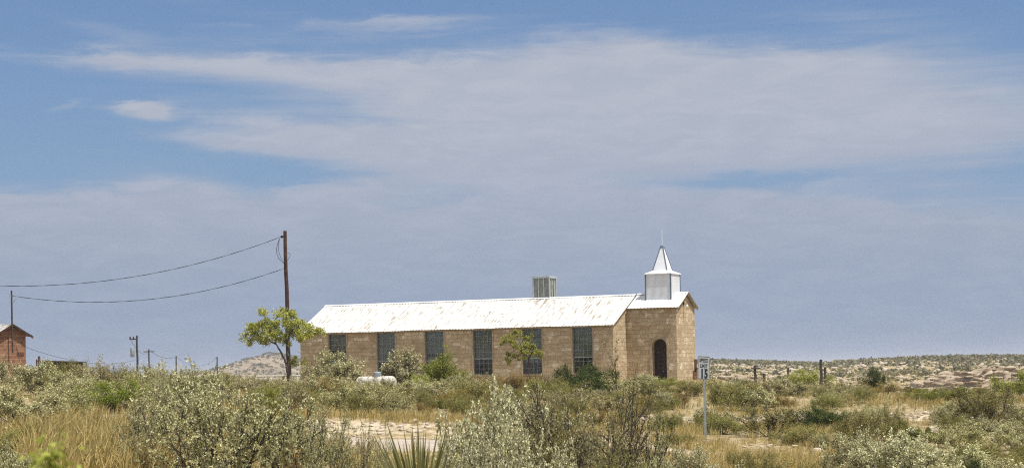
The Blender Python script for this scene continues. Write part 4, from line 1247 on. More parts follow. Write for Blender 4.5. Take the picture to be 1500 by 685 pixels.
# ---- the two small trees with hand-placed crowns
def small_tree(name, base, trunk_px, clusters, scale, leafm, label, seed, leaf=.11, n_per=150, cr=.26, trunk_r=.07, stems=None):
    """clusters and trunk points as metric offsets (x, z) from the base, depth drawn at random"""
    rng = np.random.default_rng(seed)
    e = empty(name, base, 0, label, 'tree')
    lines = []
    trunks = []
    for tp in trunk_px:
        P = np.array([(x * scale, rng.normal(0, .03), z * scale) for x, z in tp]); trunks.append(P)
        fine = []
        for a, b in zip(P[:-1], P[1:]):
            for k in range(4): fine.append(a + (b - a) * k / 4 + rng.normal(0, .012, 3))
        fine.append(P[-1]); fine[0] = P[0]
        lines.append((np.array(fine), trunk_r, trunk_r * .45))
    C, O = [], []
    allp = np.vstack([t[1:] for t in trunks])
    for cx_, cz_ in clusters:
        c = np.array([cx_ * scale, rng.normal(0, .55), cz_ * scale])
        k = np.argmin(np.linalg.norm((allp - c) * np.array([1, .6, 1.0]), axis=1)); a = allp[k]
        mid = (a + c) / 2 + np.array([0, 0, .05]) + rng.normal(0, .05, 3)
        path = np.array([a, a * .6 + mid * .4, mid, mid * .5 + c * .5, c]); lines.append((path, trunk_r * .4, trunk_r * .12))
        for q in range(6):
            sub = c + rng.normal(0, cr * .75, 3) * np.array([1, 1, .75])
            st = path[rng.integers(2, 5)]
            lines.append((np.array([st, (st + sub) / 2 + rng.normal(0, .03, 3), sub]), trunk_r * .16, trunk_r * .06))
            m = int(n_per / 6 * rng.uniform(.4, 1.6))
            C.append(sub + rng.normal(0, cr * .38, (m, 3)) * np.array([1, 1, .8])); 
    SV, SQ = tubes_np(lines, 6)
    C = np.vstack(C)
    LV, LQ = leaves_np(rng, C, leaf, leaf * .55, up=.3)
    link('trunk', mesh_np('trunk', SV, [SQ], [M['bark']], True), e)
    link('crown', mesh_np('crown', LV, [LQ], [M[leafm]]), e)
    return e

ty_ = 101.0
tb = at(421.5, 556, ty_); tb.z = gz(tb.x, tb.y)
S1 = 1 / 2.74 * ty_ / F
zb = (at(421.5, 550, ty_).z - tb.z)
off = lambda X, Y: (X - 250, 630 - Y + (zb) / S1)
cl1 = [(75, 460), (100, 440), (130, 425), (165, 372), (160, 415), (135, 465), (180, 450), (205, 465), (215, 420), (215, 385), (240, 398), (262, 378), (285, 410), (310, 430), (340, 442), (365, 450), (330, 470), (270, 450), (300, 480), (235, 480), (105, 488), (150, 490), (185, 482), (195, 440), (258, 425), (120, 455), (285, 575), (350, 458)]
small_tree('small_tree', tb, [[off(250, 640 + 0), off(248, 600), off(240, 565), off(222, 530), off(205, 500), off(195, 470), off(180, 440)],
                              [off(256, 640), off(262, 590), off(258, 540), off(250, 500), off(262, 460), off(290, 430)],
                              [off(205, 500), off(160, 475), off(120, 460)]],
           [off(*c) for c in cl1], S1, 'treeleaf', 'small spreading leafy tree growing against the tall utility pole', 5, leaf=.12, n_per=320, cr=.24)
ty_ = 105.5
tb = at(776, 556, ty_); tb.z = gz(tb.x, tb.y)
S2 = 1 / 3.604 * ty_ / F
zb2 = at(776, 548, ty_).z - tb.z
off2 = lambda X, Y: (X - 347, 570 - Y + zb2 / S2)
cl2 = [(212, 395), (240, 372), (275, 352), (300, 375), (262, 400), (285, 420), (318, 420), (345, 385), (365, 420), (390, 452), (330, 450), (300, 440), (240, 462), (235, 497), (272, 488), (310, 480), (352, 462), (405, 470)]
small_tree('small_tree', tb, [[off2(347, 600), off2(347, 540), off2(342, 490), off2(325, 450), off2(300, 410)], [off2(342, 490), off2(365, 450)]],
           [off2(*c) for c in cl2], S2, 'yellow', 'slim yellow green sapling in front of the fifth church window', 6, leaf=.085, n_per=320, cr=.16, trunk_r=.05)

# ---- yucca
def yucca(px, y, label, n=70, L=.95, rz=0, top=None):
    x = at(px, 600, y).x
    z = gz(x, y)
    rng = np.random.default_rng(3)
    e = empty('yucca', (x, y, z), 0, label, 'yucca')
    H = at(px, top, y).z - z
    V, Q = [], []
    for i in range(n):
        az = rng.uniform(0, 6.283); pol = min(1.25, abs(rng.normal(0, .72)))
        d = np.array([math.sin(pol) * math.cos(az), math.sin(pol) * math.sin(az), math.cos(pol)])
        side = unit(np.cross(d, [math.cos(az + 1.57), math.sin(az + 1.57), .02])); side = unit(np.cross(d, side)) if rng.random() < .5 else side
        l = L * rng.uniform(.7, 1.1); w = rng.uniform(.014, .022)
        c0 = np.array([0, 0, H - L * .98]) + d * .04 + np.array([0, 0, rng.uniform(-.1, .06)])
        nr = np.cross(d, side)
        b = len(V)
        for t, ww in ((0, .8), (.3, 1.0), (.65, .72), (1, .04)):
            p = c0 + d * l * t + np.array([0, 0, -.05 * t * t * math.sin(pol)])
            V += [p - side * w * ww, p + nr * w * ww * .35, p + side * w * ww]
        for k in range(3):
            for j in range(2):
                Q.append((b + k * 3 + j, b + k * 3 + j + 1, b + k * 3 + 4 + j, b + k * 3 + 3 + j))
    link('blades', mesh_np('blades', np.array(V), [np.array(Q)], [M['yucca']]), e)
    mb = MB(); mb.tube([(0, 0, -.1), (.01, 0, (H - L) * .5), (0, 0, H - L + .05)], [.09, .08, .07], 9); mb.build('trunk', M['bark'], e, True)
    # dead skirt
yucca(612, 17.5, 'spiky yucca with stiff upright green blades at bottom middle', n=120, L=.95, top=630)

# ---- tall weed close to the camera
def weed(px, top, y, wpx, label):
    rng = np.random.default_rng(17)
    x = at(px, 600, y).x; z = gz(x, y); H = at(px, top, y).z - z; W = wpx * y / F
    e = empty('yellow_green_weed', (x, y, z), 0, label, 'weed')
    lines, C = [], []
    for k in range(7):
        a = rng.uniform(0, 6.283); r = W * .42 * math.sqrt(rng.random())
        tip = np.array([r * math.cos(a), r * math.sin(a), H * rng.uniform(.93, 1)])
        b = np.array([.03 * math.cos(a), .03 * math.sin(a), -.03])
        path = np.array([b + (tip - b) * t + np.array([.01 * math.sin(5 * t + k), .01 * math.cos(4 * t + k), 0]) for t in np.linspace(0, 1, 7)])
        lines.append((path, .006, .003))
        for t in np.linspace(.2, 1, 46):
            p = b + (tip - b) * t
            C.append(p + rng.normal(0, .02, (16, 3)) * np.array([1, 1, .7]))
    SV, SQ = tubes_np(lines, 5); C = np.vstack(C)
    LV, LQ = leaves_np(rng, C, .018, .011)
    link('stems', mesh_np('stems', SV, [SQ], [M['weed']]), e); link('foliage', mesh_np('foliage', LV, [LQ], [M['weed']]), e)
weed(72, 656, 3.6, 44, 'bright yellow green weed, blurred, nearest to the camera at bottom left')

# ---- prickly pears
def prickly(px, base, w, h, label, seed, y=None):
    rng = np.random.default_rng(seed)
    if y is None: x, y = ray_ground(px, base)
    else: x = at(px, base, y).x
    e = empty('prickly_pear', (x, y, gz(x, y)), 0, label, 'cactus')
    W = w * y / F; H = h * y / F
    KEYS.append((px, w * .5, base - 3, y))
    mb = MB()
    n = int(26)
    for i in range(n):
        a = rng.uniform(0, 6.283); q = math.sqrt(rng.random())
        cx_, cy_ = q * W / 2 * math.cos(a), q * W / 2 * math.sin(a)
        cz_ = (1 - q * q * .8) * H * rng.uniform(.25, .85)
        s = rng.uniform(.11, .17)
        M4 = Matrix.Translation((cx_, cy_, cz_)) @ Matrix.Rotation(rng.uniform(0, 6.28), 4, 'Z') @ Matrix.Rotation(rng.normal(0, .45), 4, 'Y') @ Matrix.Diagonal((s * .8, s * .2, s, 1))
        mb.lathe([(0, -1), (.42, -.88), (.8, -.45), (1, .1), (.85, .6), (.5, .9), (0, 1)], 12, M4)
    for i in range(5):
        a = rng.uniform(0, 6.283)
        mb.tube([(0, 0, -.1), (.3 * W * math.cos(a), .3 * W * math.sin(a), H * .5)], .06, 7, squash=.5)
    mb.build('pads', M['cactus'], e, True)
prickly(972, 632, 44, 22, 'dark green prickly pear right of the large branching shrub', 1)
prickly(1318, 640, 46, 26, 'dark prickly pear clump in the right slope, left half', 2)
prickly(1352, 646, 44, 22, 'dark prickly pear clump beside pale rocks on the right slope', 3)
prickly(648, 598, 30, 14, 'small prickly pear on the bank above the road', 4)

# ---- dead orange plant
x, y = at(452, 660, 22).x, 22
make_proto('dead', 'dead_plant', 'dead', 'plant', (97,), stems=9, spread=1.2, leaves=420, leaf=.11, asp=.3, cl=.06, subs=3, twigs=2)
plant('dead', x, y, at(452, 650, 22).z - gz(x, y), .45, 'dead plant with orange brown leaves beside the silver shrub')

# ------------------------------------------------------------------ filler shrubs
CH_C = [(-L_N - 1, -1.0), (VX1 + 1, -1.0), (VX1 + 1, 2 * W_N + 1), (-L_N - 1, 2 * W_N + 1)]
def in_church(x, y):
    dx, dy = x - C0.x, y - C0.y
    u = dx * CA - dy * SA; v = dx * SA + dy * CA
    return -L_N - .9 < u < VX1 + .9 and -.9 < v < 2 * W_N + .9
LIMX = [-40, 45, 60, 300, 440, 470, 690, 910, 925, 1000, 1025, 1040, 1150, 1300, 1540]
LIMY = [538, 535, 531, 537, 548, 549, 555, 554, 556, 556, 566, 556, 560, 566, 566]
def limit(px): return float(np.interp(px, LIMX, LIMY))
ZONES = [
 # name, px range, y range, count, kinds, group, label
 ('left slope', (-30, 430), (40, 95), 90, ['dull', 'sage', 'olive', 'sage', 'dull', 'olive', 'green'], 'shrubs covering the left slope', 'one of many low {c} shrubs covering the left slope below the house'),
 ('church foot', (430, 1000), (78, 99), 80, ['olive', 'dull', 'sage', 'olive', 'rust', 'dull'], 'shrubs on the slope below the church', 'one of many low {c} shrubs on the slope below the church wall'),
 ('mid bank', (430, 1000), (57, 78), 84, ['olive', 'olive', 'dull', 'rust'], 'low shrubs between road bank and church', 'one of many low {c} shrubs between the road bank and the church slope'),
 ('right slope', (1000, 1530), (55, 71), 36, ['olive', 'dull', 'olive', 'sage'], 'shrubs on the right slope', 'one of many low {c} shrubs on the right slope below the pale bank'),
 ('right bank', (1030, 1530), (77, 130), 110, ['olive', 'dull', 'olive', 'rust', 'sage', 'dull'], 'shrubs behind the pale bank', 'one of many low {c} shrubs behind the pale bank at right'),
 ('right front', (1000, 1530), (30, 50), 20, ['olive', 'sage', 'olive'], 'shrubs along the near verge at right', 'one of several low {c} shrubs on the near verge at right'),
]
KEYS += [(1470, 26, 666, 47), (1196, 16, 660, 50), (1010, 20, 610, 72), (1372, 24, 622, 62), (1130, 50, 648, 58), (1034, 14, 640, 61), (1062, 34, 632, 65)]
CNAME = dict(sage='silver', dull='grey', olive='olive', rust='rusty', green='green')
rng = np.random.default_rng(99)
FILL = []
DROP = set([2, 6, 9, 12, 13, 14, 17, 18, 19, 22, 26, 27, 29, 30, 32, 34, 36, 38, 39, 41, 42, 43, 44, 45, 48, 49, 50, 51, 52, 53, 55, 57, 60, 63, 65, 66, 68, 69, 71, 74, 75, 76, 78, 82, 84, 86, 87, 89, 95, 96, 97, 99, 102, 103, 104, 106, 107, 108, 110, 111, 112, 113, 114, 116, 117, 118, 119, 120, 121, 122, 123, 125, 127, 128, 130, 131, 132, 133, 134, 135, 136, 138, 139, 141, 142, 143, 144, 145, 146, 148, 149, 150, 151, 153, 154, 156, 157, 159, 160, 161, 163, 165, 166, 168, 170, 171, 173, 177, 182, 185, 186, 187, 188, 189, 190, 198, 201, 204, 206, 210, 211, 213, 218, 220, 224, 226, 227, 231, 232, 234, 237, 238, 239, 240, 243, 249, 256, 257, 259, 266, 275, 281, 282, 284, 286, 287, 288, 290, 291, 292, 294, 295, 296, 297, 298, 299, 300, 301, 302, 303, 304, 306, 308, 309, 310, 312, 313, 314, 315, 317, 318, 319, 320, 321, 324, 325, 326, 327, 329, 330, 332, 333, 334, 335, 336, 337, 340, 342, 343, 344, 345, 348, 349, 350, 351, 352, 353, 354, 355, 357, 359, 360, 361, 364, 367, 368, 369, 370, 371, 372, 373, 374, 375, 379, 380, 381, 382, 383, 384, 385, 386, 388, 389, 390, 391, 392, 395, 396, 398, 399, 401, 403, 404, 411, 412, 417, 418])
for zn, (pa, pb), (ya, yb), cnt, kinds, grp, lab in ZONES:
    done = tries = 0
    while done < cnt and tries < cnt * 40:
        tries += 1
        px = rng.uniform(pa, pb); y = math.sqrt(rng.uniform(ya * ya, yb * yb)); x = (px - CX) / F * y
        key = kinds[rng.integers(len(kinds))]
        h = rng.uniform(.35, .95) * (1.15 if key in ('sage', 'dull') else .85); w = h * rng.uniform(1.1, 1.9)
        if in_church(x, y): continue
        if any((x - a) ** 2 + ((y - b) * .6) ** 2 < (.47 * (w / 2 + c)) ** 2 for a, b, c in PLACED): continue
        g = gz(x, y)
        if abs(px - 1034) < 22 and y < 63: continue
        if abs(px - 551) < 36 and 86 < y < 99: continue
        if zn in ('mid bank',) and 590 < px < 700 and y < 60: continue
        top = proj((x, y, g + h))[1]; lim = limit(px)
        if top < lim:
            h *= max(0, (proj((x, y, g))[1] - lim) / (proj((x, y, g))[1] - top)); w = min(w, h * 2.2)
            if h < .28: continue
        tr_ = proj((x, y, g + h))[1]
        if any(y < ky and abs(px - kp) < kw and tr_ < kr for kp, kw, kr, ky in KEYS if kr < 684): continue
        kk = {'sage': 'sage', 'dull': 'dull'}.get(key, key)
        FILL.append(plant(kk, x, y, h, w, lab.format(c=CNAME[key]), grp + ', ' + CNAME[key]))
        done += 1

# shrubs wholly hidden behind nearer ones are left out
for k_, e_ in enumerate(FILL):
    if k_ in DROP:
        for ch in list(e_.children): bpy.data.objects.remove(ch)
        bpy.data.objects.remove(e_)

# ------------------------------------------------------------------ dry grass (stuff)
def build_grass(name, spec, mat, label, seed):
    rng = np.random.default_rng(seed)
    P, H = [], []
    for (pa, pb, ya, yb, n, h0, h1, dens) in spec:
        px = rng.uniform(pa, pb, n); y = np.sqrt(rng.uniform(ya * ya, yb * yb, n)); x = (px - CX) / F * y
        k = vnoise(x / 2.6, y / 3.2, seed + 50) + .5
        keep = (rng.random(n) < np.clip((k - dens) * 3, 0, 1)) & ~(np.abs(y - road_c(x)) < ROAD_H + .05)
        keep &= ~((np.abs(y - 74.2) < 1.0) & (px > 900) & (rng.random(n) < .75))
        keep &= np.array([not in_church(a, b) for a, b in zip(x, y)])
        P.append(np.stack([x, y], 1)[keep]); H.append(rng.uniform(h0, h1, n)[keep])
    P = np.vstack(P); H = np.concatenate(H)
    nb = 13
    T = len(P); N = T * nb
    base = np.repeat(P, nb, 0) + rng.normal(0, .05, (N, 2)); hh = np.repeat(H, nb) * rng.uniform(.5, 1.15, N)
    z = ground(base[:, 0], base[:, 1]) - .02
    az = rng.uniform(0, 6.283, N); lean_ = np.abs(rng.normal(.25, .22, N))
    wind = np.array([.12, 0])
    dx = np.cos(az) * lean_ + wind[0]; dy = np.sin(az) * lean_
    wv = np.clip(hh * .016, .0045, .011)
    sx, sy = -np.sin(az) * wv, np.cos(az) * wv
    a2 = rng.uniform(0, 6.283, N); sx, sy = np.cos(a2) * wv, np.sin(a2) * wv
    b0 = np.stack([base[:, 0] - sx, base[:, 1] - sy, z], 1); b1 = np.stack([base[:, 0] + sx, base[:, 1] + sy, z], 1)
    mx_, my_, mz = base[:, 0] + dx * hh * .4, base[:, 1] + dy * hh * .4, z + hh * .6
    m0 = np.stack([mx_ - sx * .8, my_ - sy * .8, mz], 1); m1 = np.stack([mx_ + sx * .8, my_ + sy * .8, mz], 1)
    tp_ = np.stack([base[:, 0] + dx * hh * 1.1, base[:, 1] + dy * hh * 1.1, z + hh * (1 - .25 * lean_)], 1)
    V = np.stack([b0, b1, m1, m0, tp_], 1).reshape(-1, 3)
    i5 = np.arange(N) * 5
    q = np.stack([i5, i5 + 1, i5 + 2, i5 + 3], 1); t = np.stack([i5 + 3, i5 + 2, i5 + 4], 1)
    tag(link(name, mesh_np(name, V, [q, t], [M[mat]])), label, 'grass', kind='stuff')
build_grass('dry_grass', [
    (-60, 1560, 54, 105, 8000, .2, .45, .45),
    (-60, 460, 30, 60, 2400, .3, .6, .3),
    (30, 240, 25, 34, 1500, .45, .8, .1),
    (400, 1560, 24, 47, 3600, .25, .5, .3),
    (440, 900, 53.3, 58.5, 1900, .16, .36, .22), (900, 1560, 44, 56, 2400, .2, .42, .35),
    (980, 1250, 56, 72, 1100, .25, .45, .3), (1020, 1260, 46, 60, 1500, .16, .34, .12),
    (1040, 1500, 75, 92, 1000, .25, .5, .3), (1560, 2000, 40, 105, 4200, .2, .45, .3), (-420, -60, 40, 105, 2600, .2, .45, .35)], 'straw', 'dry straw coloured grass tufts between the shrubs', 3)
build_grass('green_weeds', [(-60, 1560, 54, 110, 5200, .15, .4, .40), (-60, 1560, 25, 48, 2600, .15, .35, .35), (1560, 2000, 40, 110, 3000, .15, .5, .3), (-420, -60, 40, 110, 2000, .15, .5, .3)], 'olive', 'short olive weeds growing among the dry grass', 8)

# ------------------------------------------------------------------ rocks
def rock_mesh(seed, flat=.55):
    import bmesh
    bm = bmesh.new(); bmesh.ops.create_icosphere(bm, subdivisions=2, radius=1)
    r = random.Random(seed)
    dirs = [Vector((r.gauss(0, 1), r.gauss(0, 1), r.gauss(0, 1))).normalized() for _ in range(9)]
    cut = [r.uniform(.55, .9) for _ in dirs]
    for v in bm.verts:
        c = v.co.copy()
        for d, k in zip(dirs, cut):
            e = c.dot(d)
            if e > k: c -= d * (e - k)
        v.co = Vector((c.x, c.y * .8, c.z * flat)) * (1 + r.uniform(-.03, .03))
    me = bpy.data.meshes.new('rock'); bm.to_mesh(me); bm.free(); me.materials.append(M['rock']); return me
RM = [rock_mesh(s) for s in range(6)]
def rock(px, row, wpx, label, group=None, y=None):
    x, y = ray_ground(px, row)
    s = wpx * y / F / 2 * 1.25
    o = link('rock', RM[random.randrange(6)]); o.location = (x, y, gz(x, y) + s * .12); o.rotation_euler = (0, 0, random.uniform(0, 6.28)); o.scale = (s, s, s)
    tag(o, label, 'rock', group)
for px, row, w in ((608, 619, 13), (626, 622, 9), (642, 623, 11), (655, 624, 12), (672, 623, 10), (590, 624, 9), (561, 627, 10), (545, 624, 12), (520, 628, 10)):
    rock(px, row, w, 'one of the small pale rocks along the top of the road bank', 'pale rocks on the road bank')
rock(1366, 632, 26, 'white boulder right of the prickly pear clumps')
rock(1382, 634, 18, 'small pale rock touching the white boulder by the cactus')
rock(1198, 664, 22, 'pale rock at the bottom below the round dark shrub')
for px, row, w in ((1115, 656, 9), (1128, 654, 12), (1147, 660, 9), (1100, 652, 8), (1165, 655, 10), (1090, 655, 8)):
    rock(px, row, w, 'one of the small pale rocks in the dry grass right of the sign', 'pale rocks right of the sign')

def rubble(name, spec, label, seed):
    rng = np.random.default_rng(seed)
    base = [np.array([v.co[:] for v in me.vertices]) for me in RM]; tri = np.array([p.vertices[:] for p in RM[0].polygons])
    V, Tt = [], []; b = 0
    for (pa, pb, ya, yb, n, s0, s1) in spec:
        px = rng.uniform(pa, pb, n); y = rng.uniform(ya, yb, n); x = (px - CX) / F * y
        z = ground(x, y); s = s0 + (s1 - s0) * rng.random(n) ** 2.5
        for k in range(n):
            if in_church(x[k], y[k]) or abs(y[k] - float(road_c(x[k]))) < ROAD_H: continue
            a = rng.uniform(0, 6.283); c, q = math.cos(a), math.sin(a)
            P = base[rng.integers(6)] * s[k] * rng.uniform(.7, 1.3, 3); P = np.stack([P[:, 0] * c - P[:, 1] * q, P[:, 0] * q + P[:, 1] * c, P[:, 2]], 1)
            V.append(P + np.array([x[k], y[k], z[k] + s[k] * .1])); Tt.append(tri + b); b += len(P)
    tag(link(name, mesh_np(name, np.vstack(V), [np.vstack(Tt)], [M['rock']])), label, 'rubble', kind='stuff')
rubble('limestone_rubble', [(440, 900, 53.3, 56, 420, .02, .13), (900, 1560, 72.8, 75.5, 700, .02, .16), (960, 1560, 54, 70, 500, .02, .10), (-40, 1560, 56, 100, 500, .02, .1), (700, 1560, 36, 47, 420, .02, .10)],
       'small broken limestone rubble scattered on the banks', 4)
rubble('hillside_rubble', [(1000, 1580, 240, 480, 2600, .10, .6), (1000, 1580, 330, 480, 1500, .12, .8)], 'pale limestone rubble strewn over the far hillside', 5)

# ---- ledge of layered rock on the right hillside
def outcrop(name, px0, px1, row_top, row_bot, y, label, layers=6, seed=1, peak=.6, deep=9.0):
    """a mound of bedded rock: a terraced height field with worn, broken ledges"""
    a, b = at(px0, row_bot, y), at(px1, row_bot, y)
    W = b.x - a.x; H = at((px0 + px1) / 2, row_top, y + 3).z - b.z + .5
    nx, ny = int(W / .085), int(deep / .07)
    x = np.linspace(-W / 2, W / 2, nx); yy = np.linspace(-deep * .45, deep * .55, ny)
    X, Y = np.meshgrid(x, yy)
    u = (X + W / 2) / W
    ends = sstep(0, peak, u + .10 * vnoise(X / 1.5, Y / 1.5, seed)) * (1 - sstep(.9, 1.0, u)) 
    sl = sstep(-deep * .45, deep * .12, Y + 1.1 * vnoise(X / 2.6, Y / 9, seed + 1) + .5 * vnoise(X / .8, Y / 5, seed + 2))
    g = ends ** .7 * sl
    q = g * layers + .5 * vnoise(X / 2.3, Y / 3, seed + 3) + .4 * vnoise(X / .8, Y / 2, seed + 7)
    fr = q - np.floor(q)
    ter = (np.floor(q) + sstep(.30 + .25 * vnoise(X / .9, q * 0 + np.floor(q) * 3.1, seed + 4), .62, fr)) / layers
    h = H * (.96 + .28 * vnoise(X / 3.4, Y / 6, seed + 11) + .25 * vnoise(X / 1.1, Y / 3, seed + 12)) * (.88 * ter + .12 * g) + (.10 + .35 * g * (1 - g) * 2) * (.5 * vnoise(X / .9, Y / .7, seed + 5) + .35 * vnoise(X / .35, Y / .3, seed + 6)) - .3 * H / layers * np.clip(vnoise(X / .55, q * 0 + np.floor(q) * 7.7, seed + 8) * 3 - .4, 0, 1)
    lip = np.clip(.22 + 1.0 * vnoise(X / 1.1, np.floor(q) * 5.3 + q * 0, seed + 9), 0, .75)
    Y = Y - lip * sstep(.30, .60, fr) * (1 - sstep(.66, 1.0, fr)) * sstep(.05, .2, g)
    edge = np.minimum.reduce([u, 1 - u, (Y + deep * .45) / deep, (deep * .55 - Y) / deep])
    xw, yw = X + (a.x + b.x) / 2, Y + y
    Zg = ground(xw.ravel(), yw.ravel()).reshape(X.shape)
    Z = b.z - .4 + h
    Z = Zg + (Z - Zg) * sstep(.0, .04, edge) - .25 * (1 - sstep(0, .04, edge))
    V = np.stack([X.ravel(), Y.ravel(), Z.ravel()], 1)
    SVs, STs, bb = [], [], len(V)
    tri = np.array([p.vertices[:] for p in RM[0].polygons]); base = [np.array([v.co[:] for v in me.vertices]) for me in RM]
    for _ in range(int(W * 34)):
        a_, b_ = rng.integers(nx), rng.integers(int(ny * .72))
        if g[b_, a_] < .06 or edge[b_, a_] < .02 or abs(fr[b_, a_] - .5) > .34: continue
        sz = .16 + .55 * rng.random() ** 2.2
        an = rng.normal(0, .5); c_, s_ = math.cos(an), math.sin(an)
        P = base[rng.integers(6)] * np.array([sz * rng.uniform(.8, 1.9), sz * .8, sz * rng.uniform(.35, .75)])
        P = np.stack([P[:, 0] * c_ - P[:, 1] * s_, P[:, 0] * s_ + P[:, 1] * c_, P[:, 2]], 1) + np.array([X[b_, a_], Y[b_, a_] - .05, Z[b_, a_] + .02])
        SVs.append(P); STs.append(tri + bb); bb += len(P)
    V = np.vstack([V] + SVs)
    i = np.arange(nx - 1); Q = np.concatenate([np.stack([k * nx + i, k * nx + i + 1, (k + 1) * nx + i + 1, (k + 1) * nx + i], 1) for k in range(ny - 1)])
    o = link(name, mesh_np(name, V, [Q, np.vstack(STs)], [M['ledge']]))
    o.location = ((a.x + b.x) / 2, y, 0)
    return tag(o, label, 'rock ledge')
outcrop('rock_ledge', 1300, 1560, 542, 577, 205, 'broad layered pale rock ledge on the hillside at right', 6, 3, .45)
outcrop('rock_ledge', 1048, 1118, 551, 562, 195, 'low pale rock ledge behind the speed sign at the hill foot', 3, 5, .3, 5.0)

# ------------------------------------------------------------------ hillside scrub (stuff)
def hill_scrub(name, spec, label, seed):
    rng = np.random.default_rng(seed)
    C, S, K = [], [], []
    for (pa, pb, ya, yb, n, s0, s1) in spec:
        px = rng.uniform(pa, pb, n); y = np.sqrt(rng.uniform(ya * ya, yb * yb, n)); x = (px - CX) / F * y
        k = vnoise(x / 25, y / 40, seed) + .5
        keep = rng.random(n) < np.clip(-.45 + (k + .8 * vnoise(x / 11, y / 18, 25) + .4 * vnoise(x / 40, y / 60, 26)) * 2.2 + .5 * sstep(440, 500, y), 0, 1)
        C.append(np.stack([x, y, ground(x, y)], 1)[keep]); S.append((s0 + (s1 - s0) * rng.random(n) ** 2.2 * 1.25)[keep])
    C = np.vstack(C); S = np.concatenate(S); n = len(C); m = 26
    u = rng.normal(0, 1, (n, m, 3)); u /= np.linalg.norm(u, axis=2)[:, :, None]; u *= rng.random((n, m, 1)) ** .4
    u[:, :, 2] = np.abs(u[:, :, 2]) * .75
    P = C[:, None, :] + u * S[:, None, None]
    P = P.reshape(-1, 3); s = np.repeat(S, m)
    nrm = rng.normal(0, 1, (len(P), 3)); nrm[:, 2] = np.abs(nrm[:, 2]) + .3; nrm /= np.linalg.norm(nrm, axis=1)[:, None]
    a = np.cross(nrm, rng.normal(0, 1, (len(P), 3))); a /= np.linalg.norm(a, axis=1)[:, None]; b = np.cross(nrm, a)
    l = (s * .36)[:, None]
    V = np.stack([P - a * l, P + b * l * .7, P + a * l, P - b * l * .7], 1).reshape(-1, 3)
    return V, np.arange(len(V)).reshape(-1, 4)
def scrub(name, spec, label, seed, mat):
    V, Q = hill_scrub(name, spec, label, seed)
    tag(link(name, mesh_np(name, V, [Q], [M[mat]])), label, 'scrub', kind='stuff')
scrub('hillside_scrub', [(1000, 1600, 150, 320, 380, .4, .9), (1000, 1600, 300, 520, 2400, .25, .95), (1000, 1600, 455, 620, 3600, .3, 1.0), (1380, 1600, 380, 560, 500, .5, 1.2)], 'dull olive scrub dotted over the far rocky hillside', 11, 'hillscrub')
scrub('hillside_sage', [(1000, 1600, 150, 320, 420, .4, .8), (1000, 1600, 300, 560, 2000, .25, .9)], 'grey brush dotted over the far rocky hillside', 12, 'sage_dull')
scrub('far_hill_scrub', [(180, 620, 1150, 1600, 5200, .5, 1.7)], 'sparse dark scrub on the low hill left of the church', 13, 'hillscrub')
scrub('plain_scrub', [(-400, 1040, 112, 260, 1900, .35, .8), (1560, 2000, 70, 240, 700, .35, .8)], 'low brush on the flat ground behind the church and beyond', 14, 'dull' if False else 'sage_dull')

# haze
mb = MB(); mb.box((-9500, -9500, -12), (9500, 9500, EYE + 24))
hm = bpy.data.materials.new('haze_air'); hm.use_nodes = True; hm.node_tree.nodes.clear()
_n = NT(hm.node_tree)
_v = _n.n('ShaderNodeVolumePrincipled', i={'Color': (.93, .95, 1.0), 'Density': .00019, 'Anisotropy': .2})
_o = _n.n('ShaderNodeOutputMaterial'); hm.node_tree.links.new(_v.outputs[0], _o.inputs['Volume'])
tag(mb.build('haze', hm), 'thin pale haze in the air over the plain', 'haze', kind='stuff')
# ------------------------------------------------------------------ sun, sky, camera
SUN_EL = 66.0
n_l = Vector((-SA, -CA, 0)); u_l = Vector((CA, -SA, 0))
sh = (u_l * .985 + n_l * .17).normalized()
sdir = Vector((sh.x * math.cos(D2R(SUN_EL)), sh.y * math.cos(D2R(SUN_EL)), math.sin(D2R(SUN_EL))))
sun = bpy.data.lights.new('sun', 'SUN'); sun.energy = 4.6; sun.angle = D2R(.5); sun.color = (1, .955, .88)
so = bpy.data.objects.new('sun', sun); COL.objects.link(so); so.rotation_euler = (-sdir).to_track_quat('-Z', 'Y').to_euler(); so.location = (30, 40, 60)

w = bpy.data.worlds.new('World'); SC.world = w; w.use_nodes = True
w.node_tree.nodes.clear(); t = NT(w.node_tree)
STR = .085
EXPO = .35
sky = t.n('ShaderNodeTexSky', sky_type='NISHITA', sun_disc=False, sun_elevation=D2R(SUN_EL), sun_rotation=math.atan2(sdir.x, sdir.y), altitude=600, air_density=1.0, dust_density=.6, ozone_density=2.0)
gen = t.n('ShaderNodeTexCoord').outputs['Generated']
sp = t.n('ShaderNodeSeparateXYZ', i={0: gen})
U_ = t.math('MULTIPLY_ADD', t.math('ARCTAN2', sp.outputs[0], sp.outputs[1]), F, CX)
V_ = t.math('MULTIPLY_ADD', t.math('ARCSINE', sp.outputs[2]), -F, HY)
uvv = t.n('ShaderNodeCombineXYZ', i={0: t.math('DIVIDE', U_, 420), 1: t.math('DIVIDE', V_, 105), 2: 0}).outputs[0]
nz = t.n('ShaderNodeTexNoise', i={'Vector': uvv, 'Scale': 1.1, 'Detail': 5, 'Roughness': .55})
nc = t.n('ShaderNodeSeparateColor', i={0: nz.outputs['Color']})
nf = t.noise(t.mapping(uvv, (1, 1, 1), (0, 0, D2R(8))), 4.5, 6, .62, .6)
fib = t.noise(t.mapping(uvv, (.8, 3.2, 1), (0, 0, D2R(-9))), 2.6, 6, .6, .3)
UW = t.math('ADD', U_, t.math('ADD', t.math('MULTIPLY', t.math('SUBTRACT', nc.outputs[0], .5), 190), t.math('MULTIPLY', t.math('SUBTRACT', nf, .5), 110)))
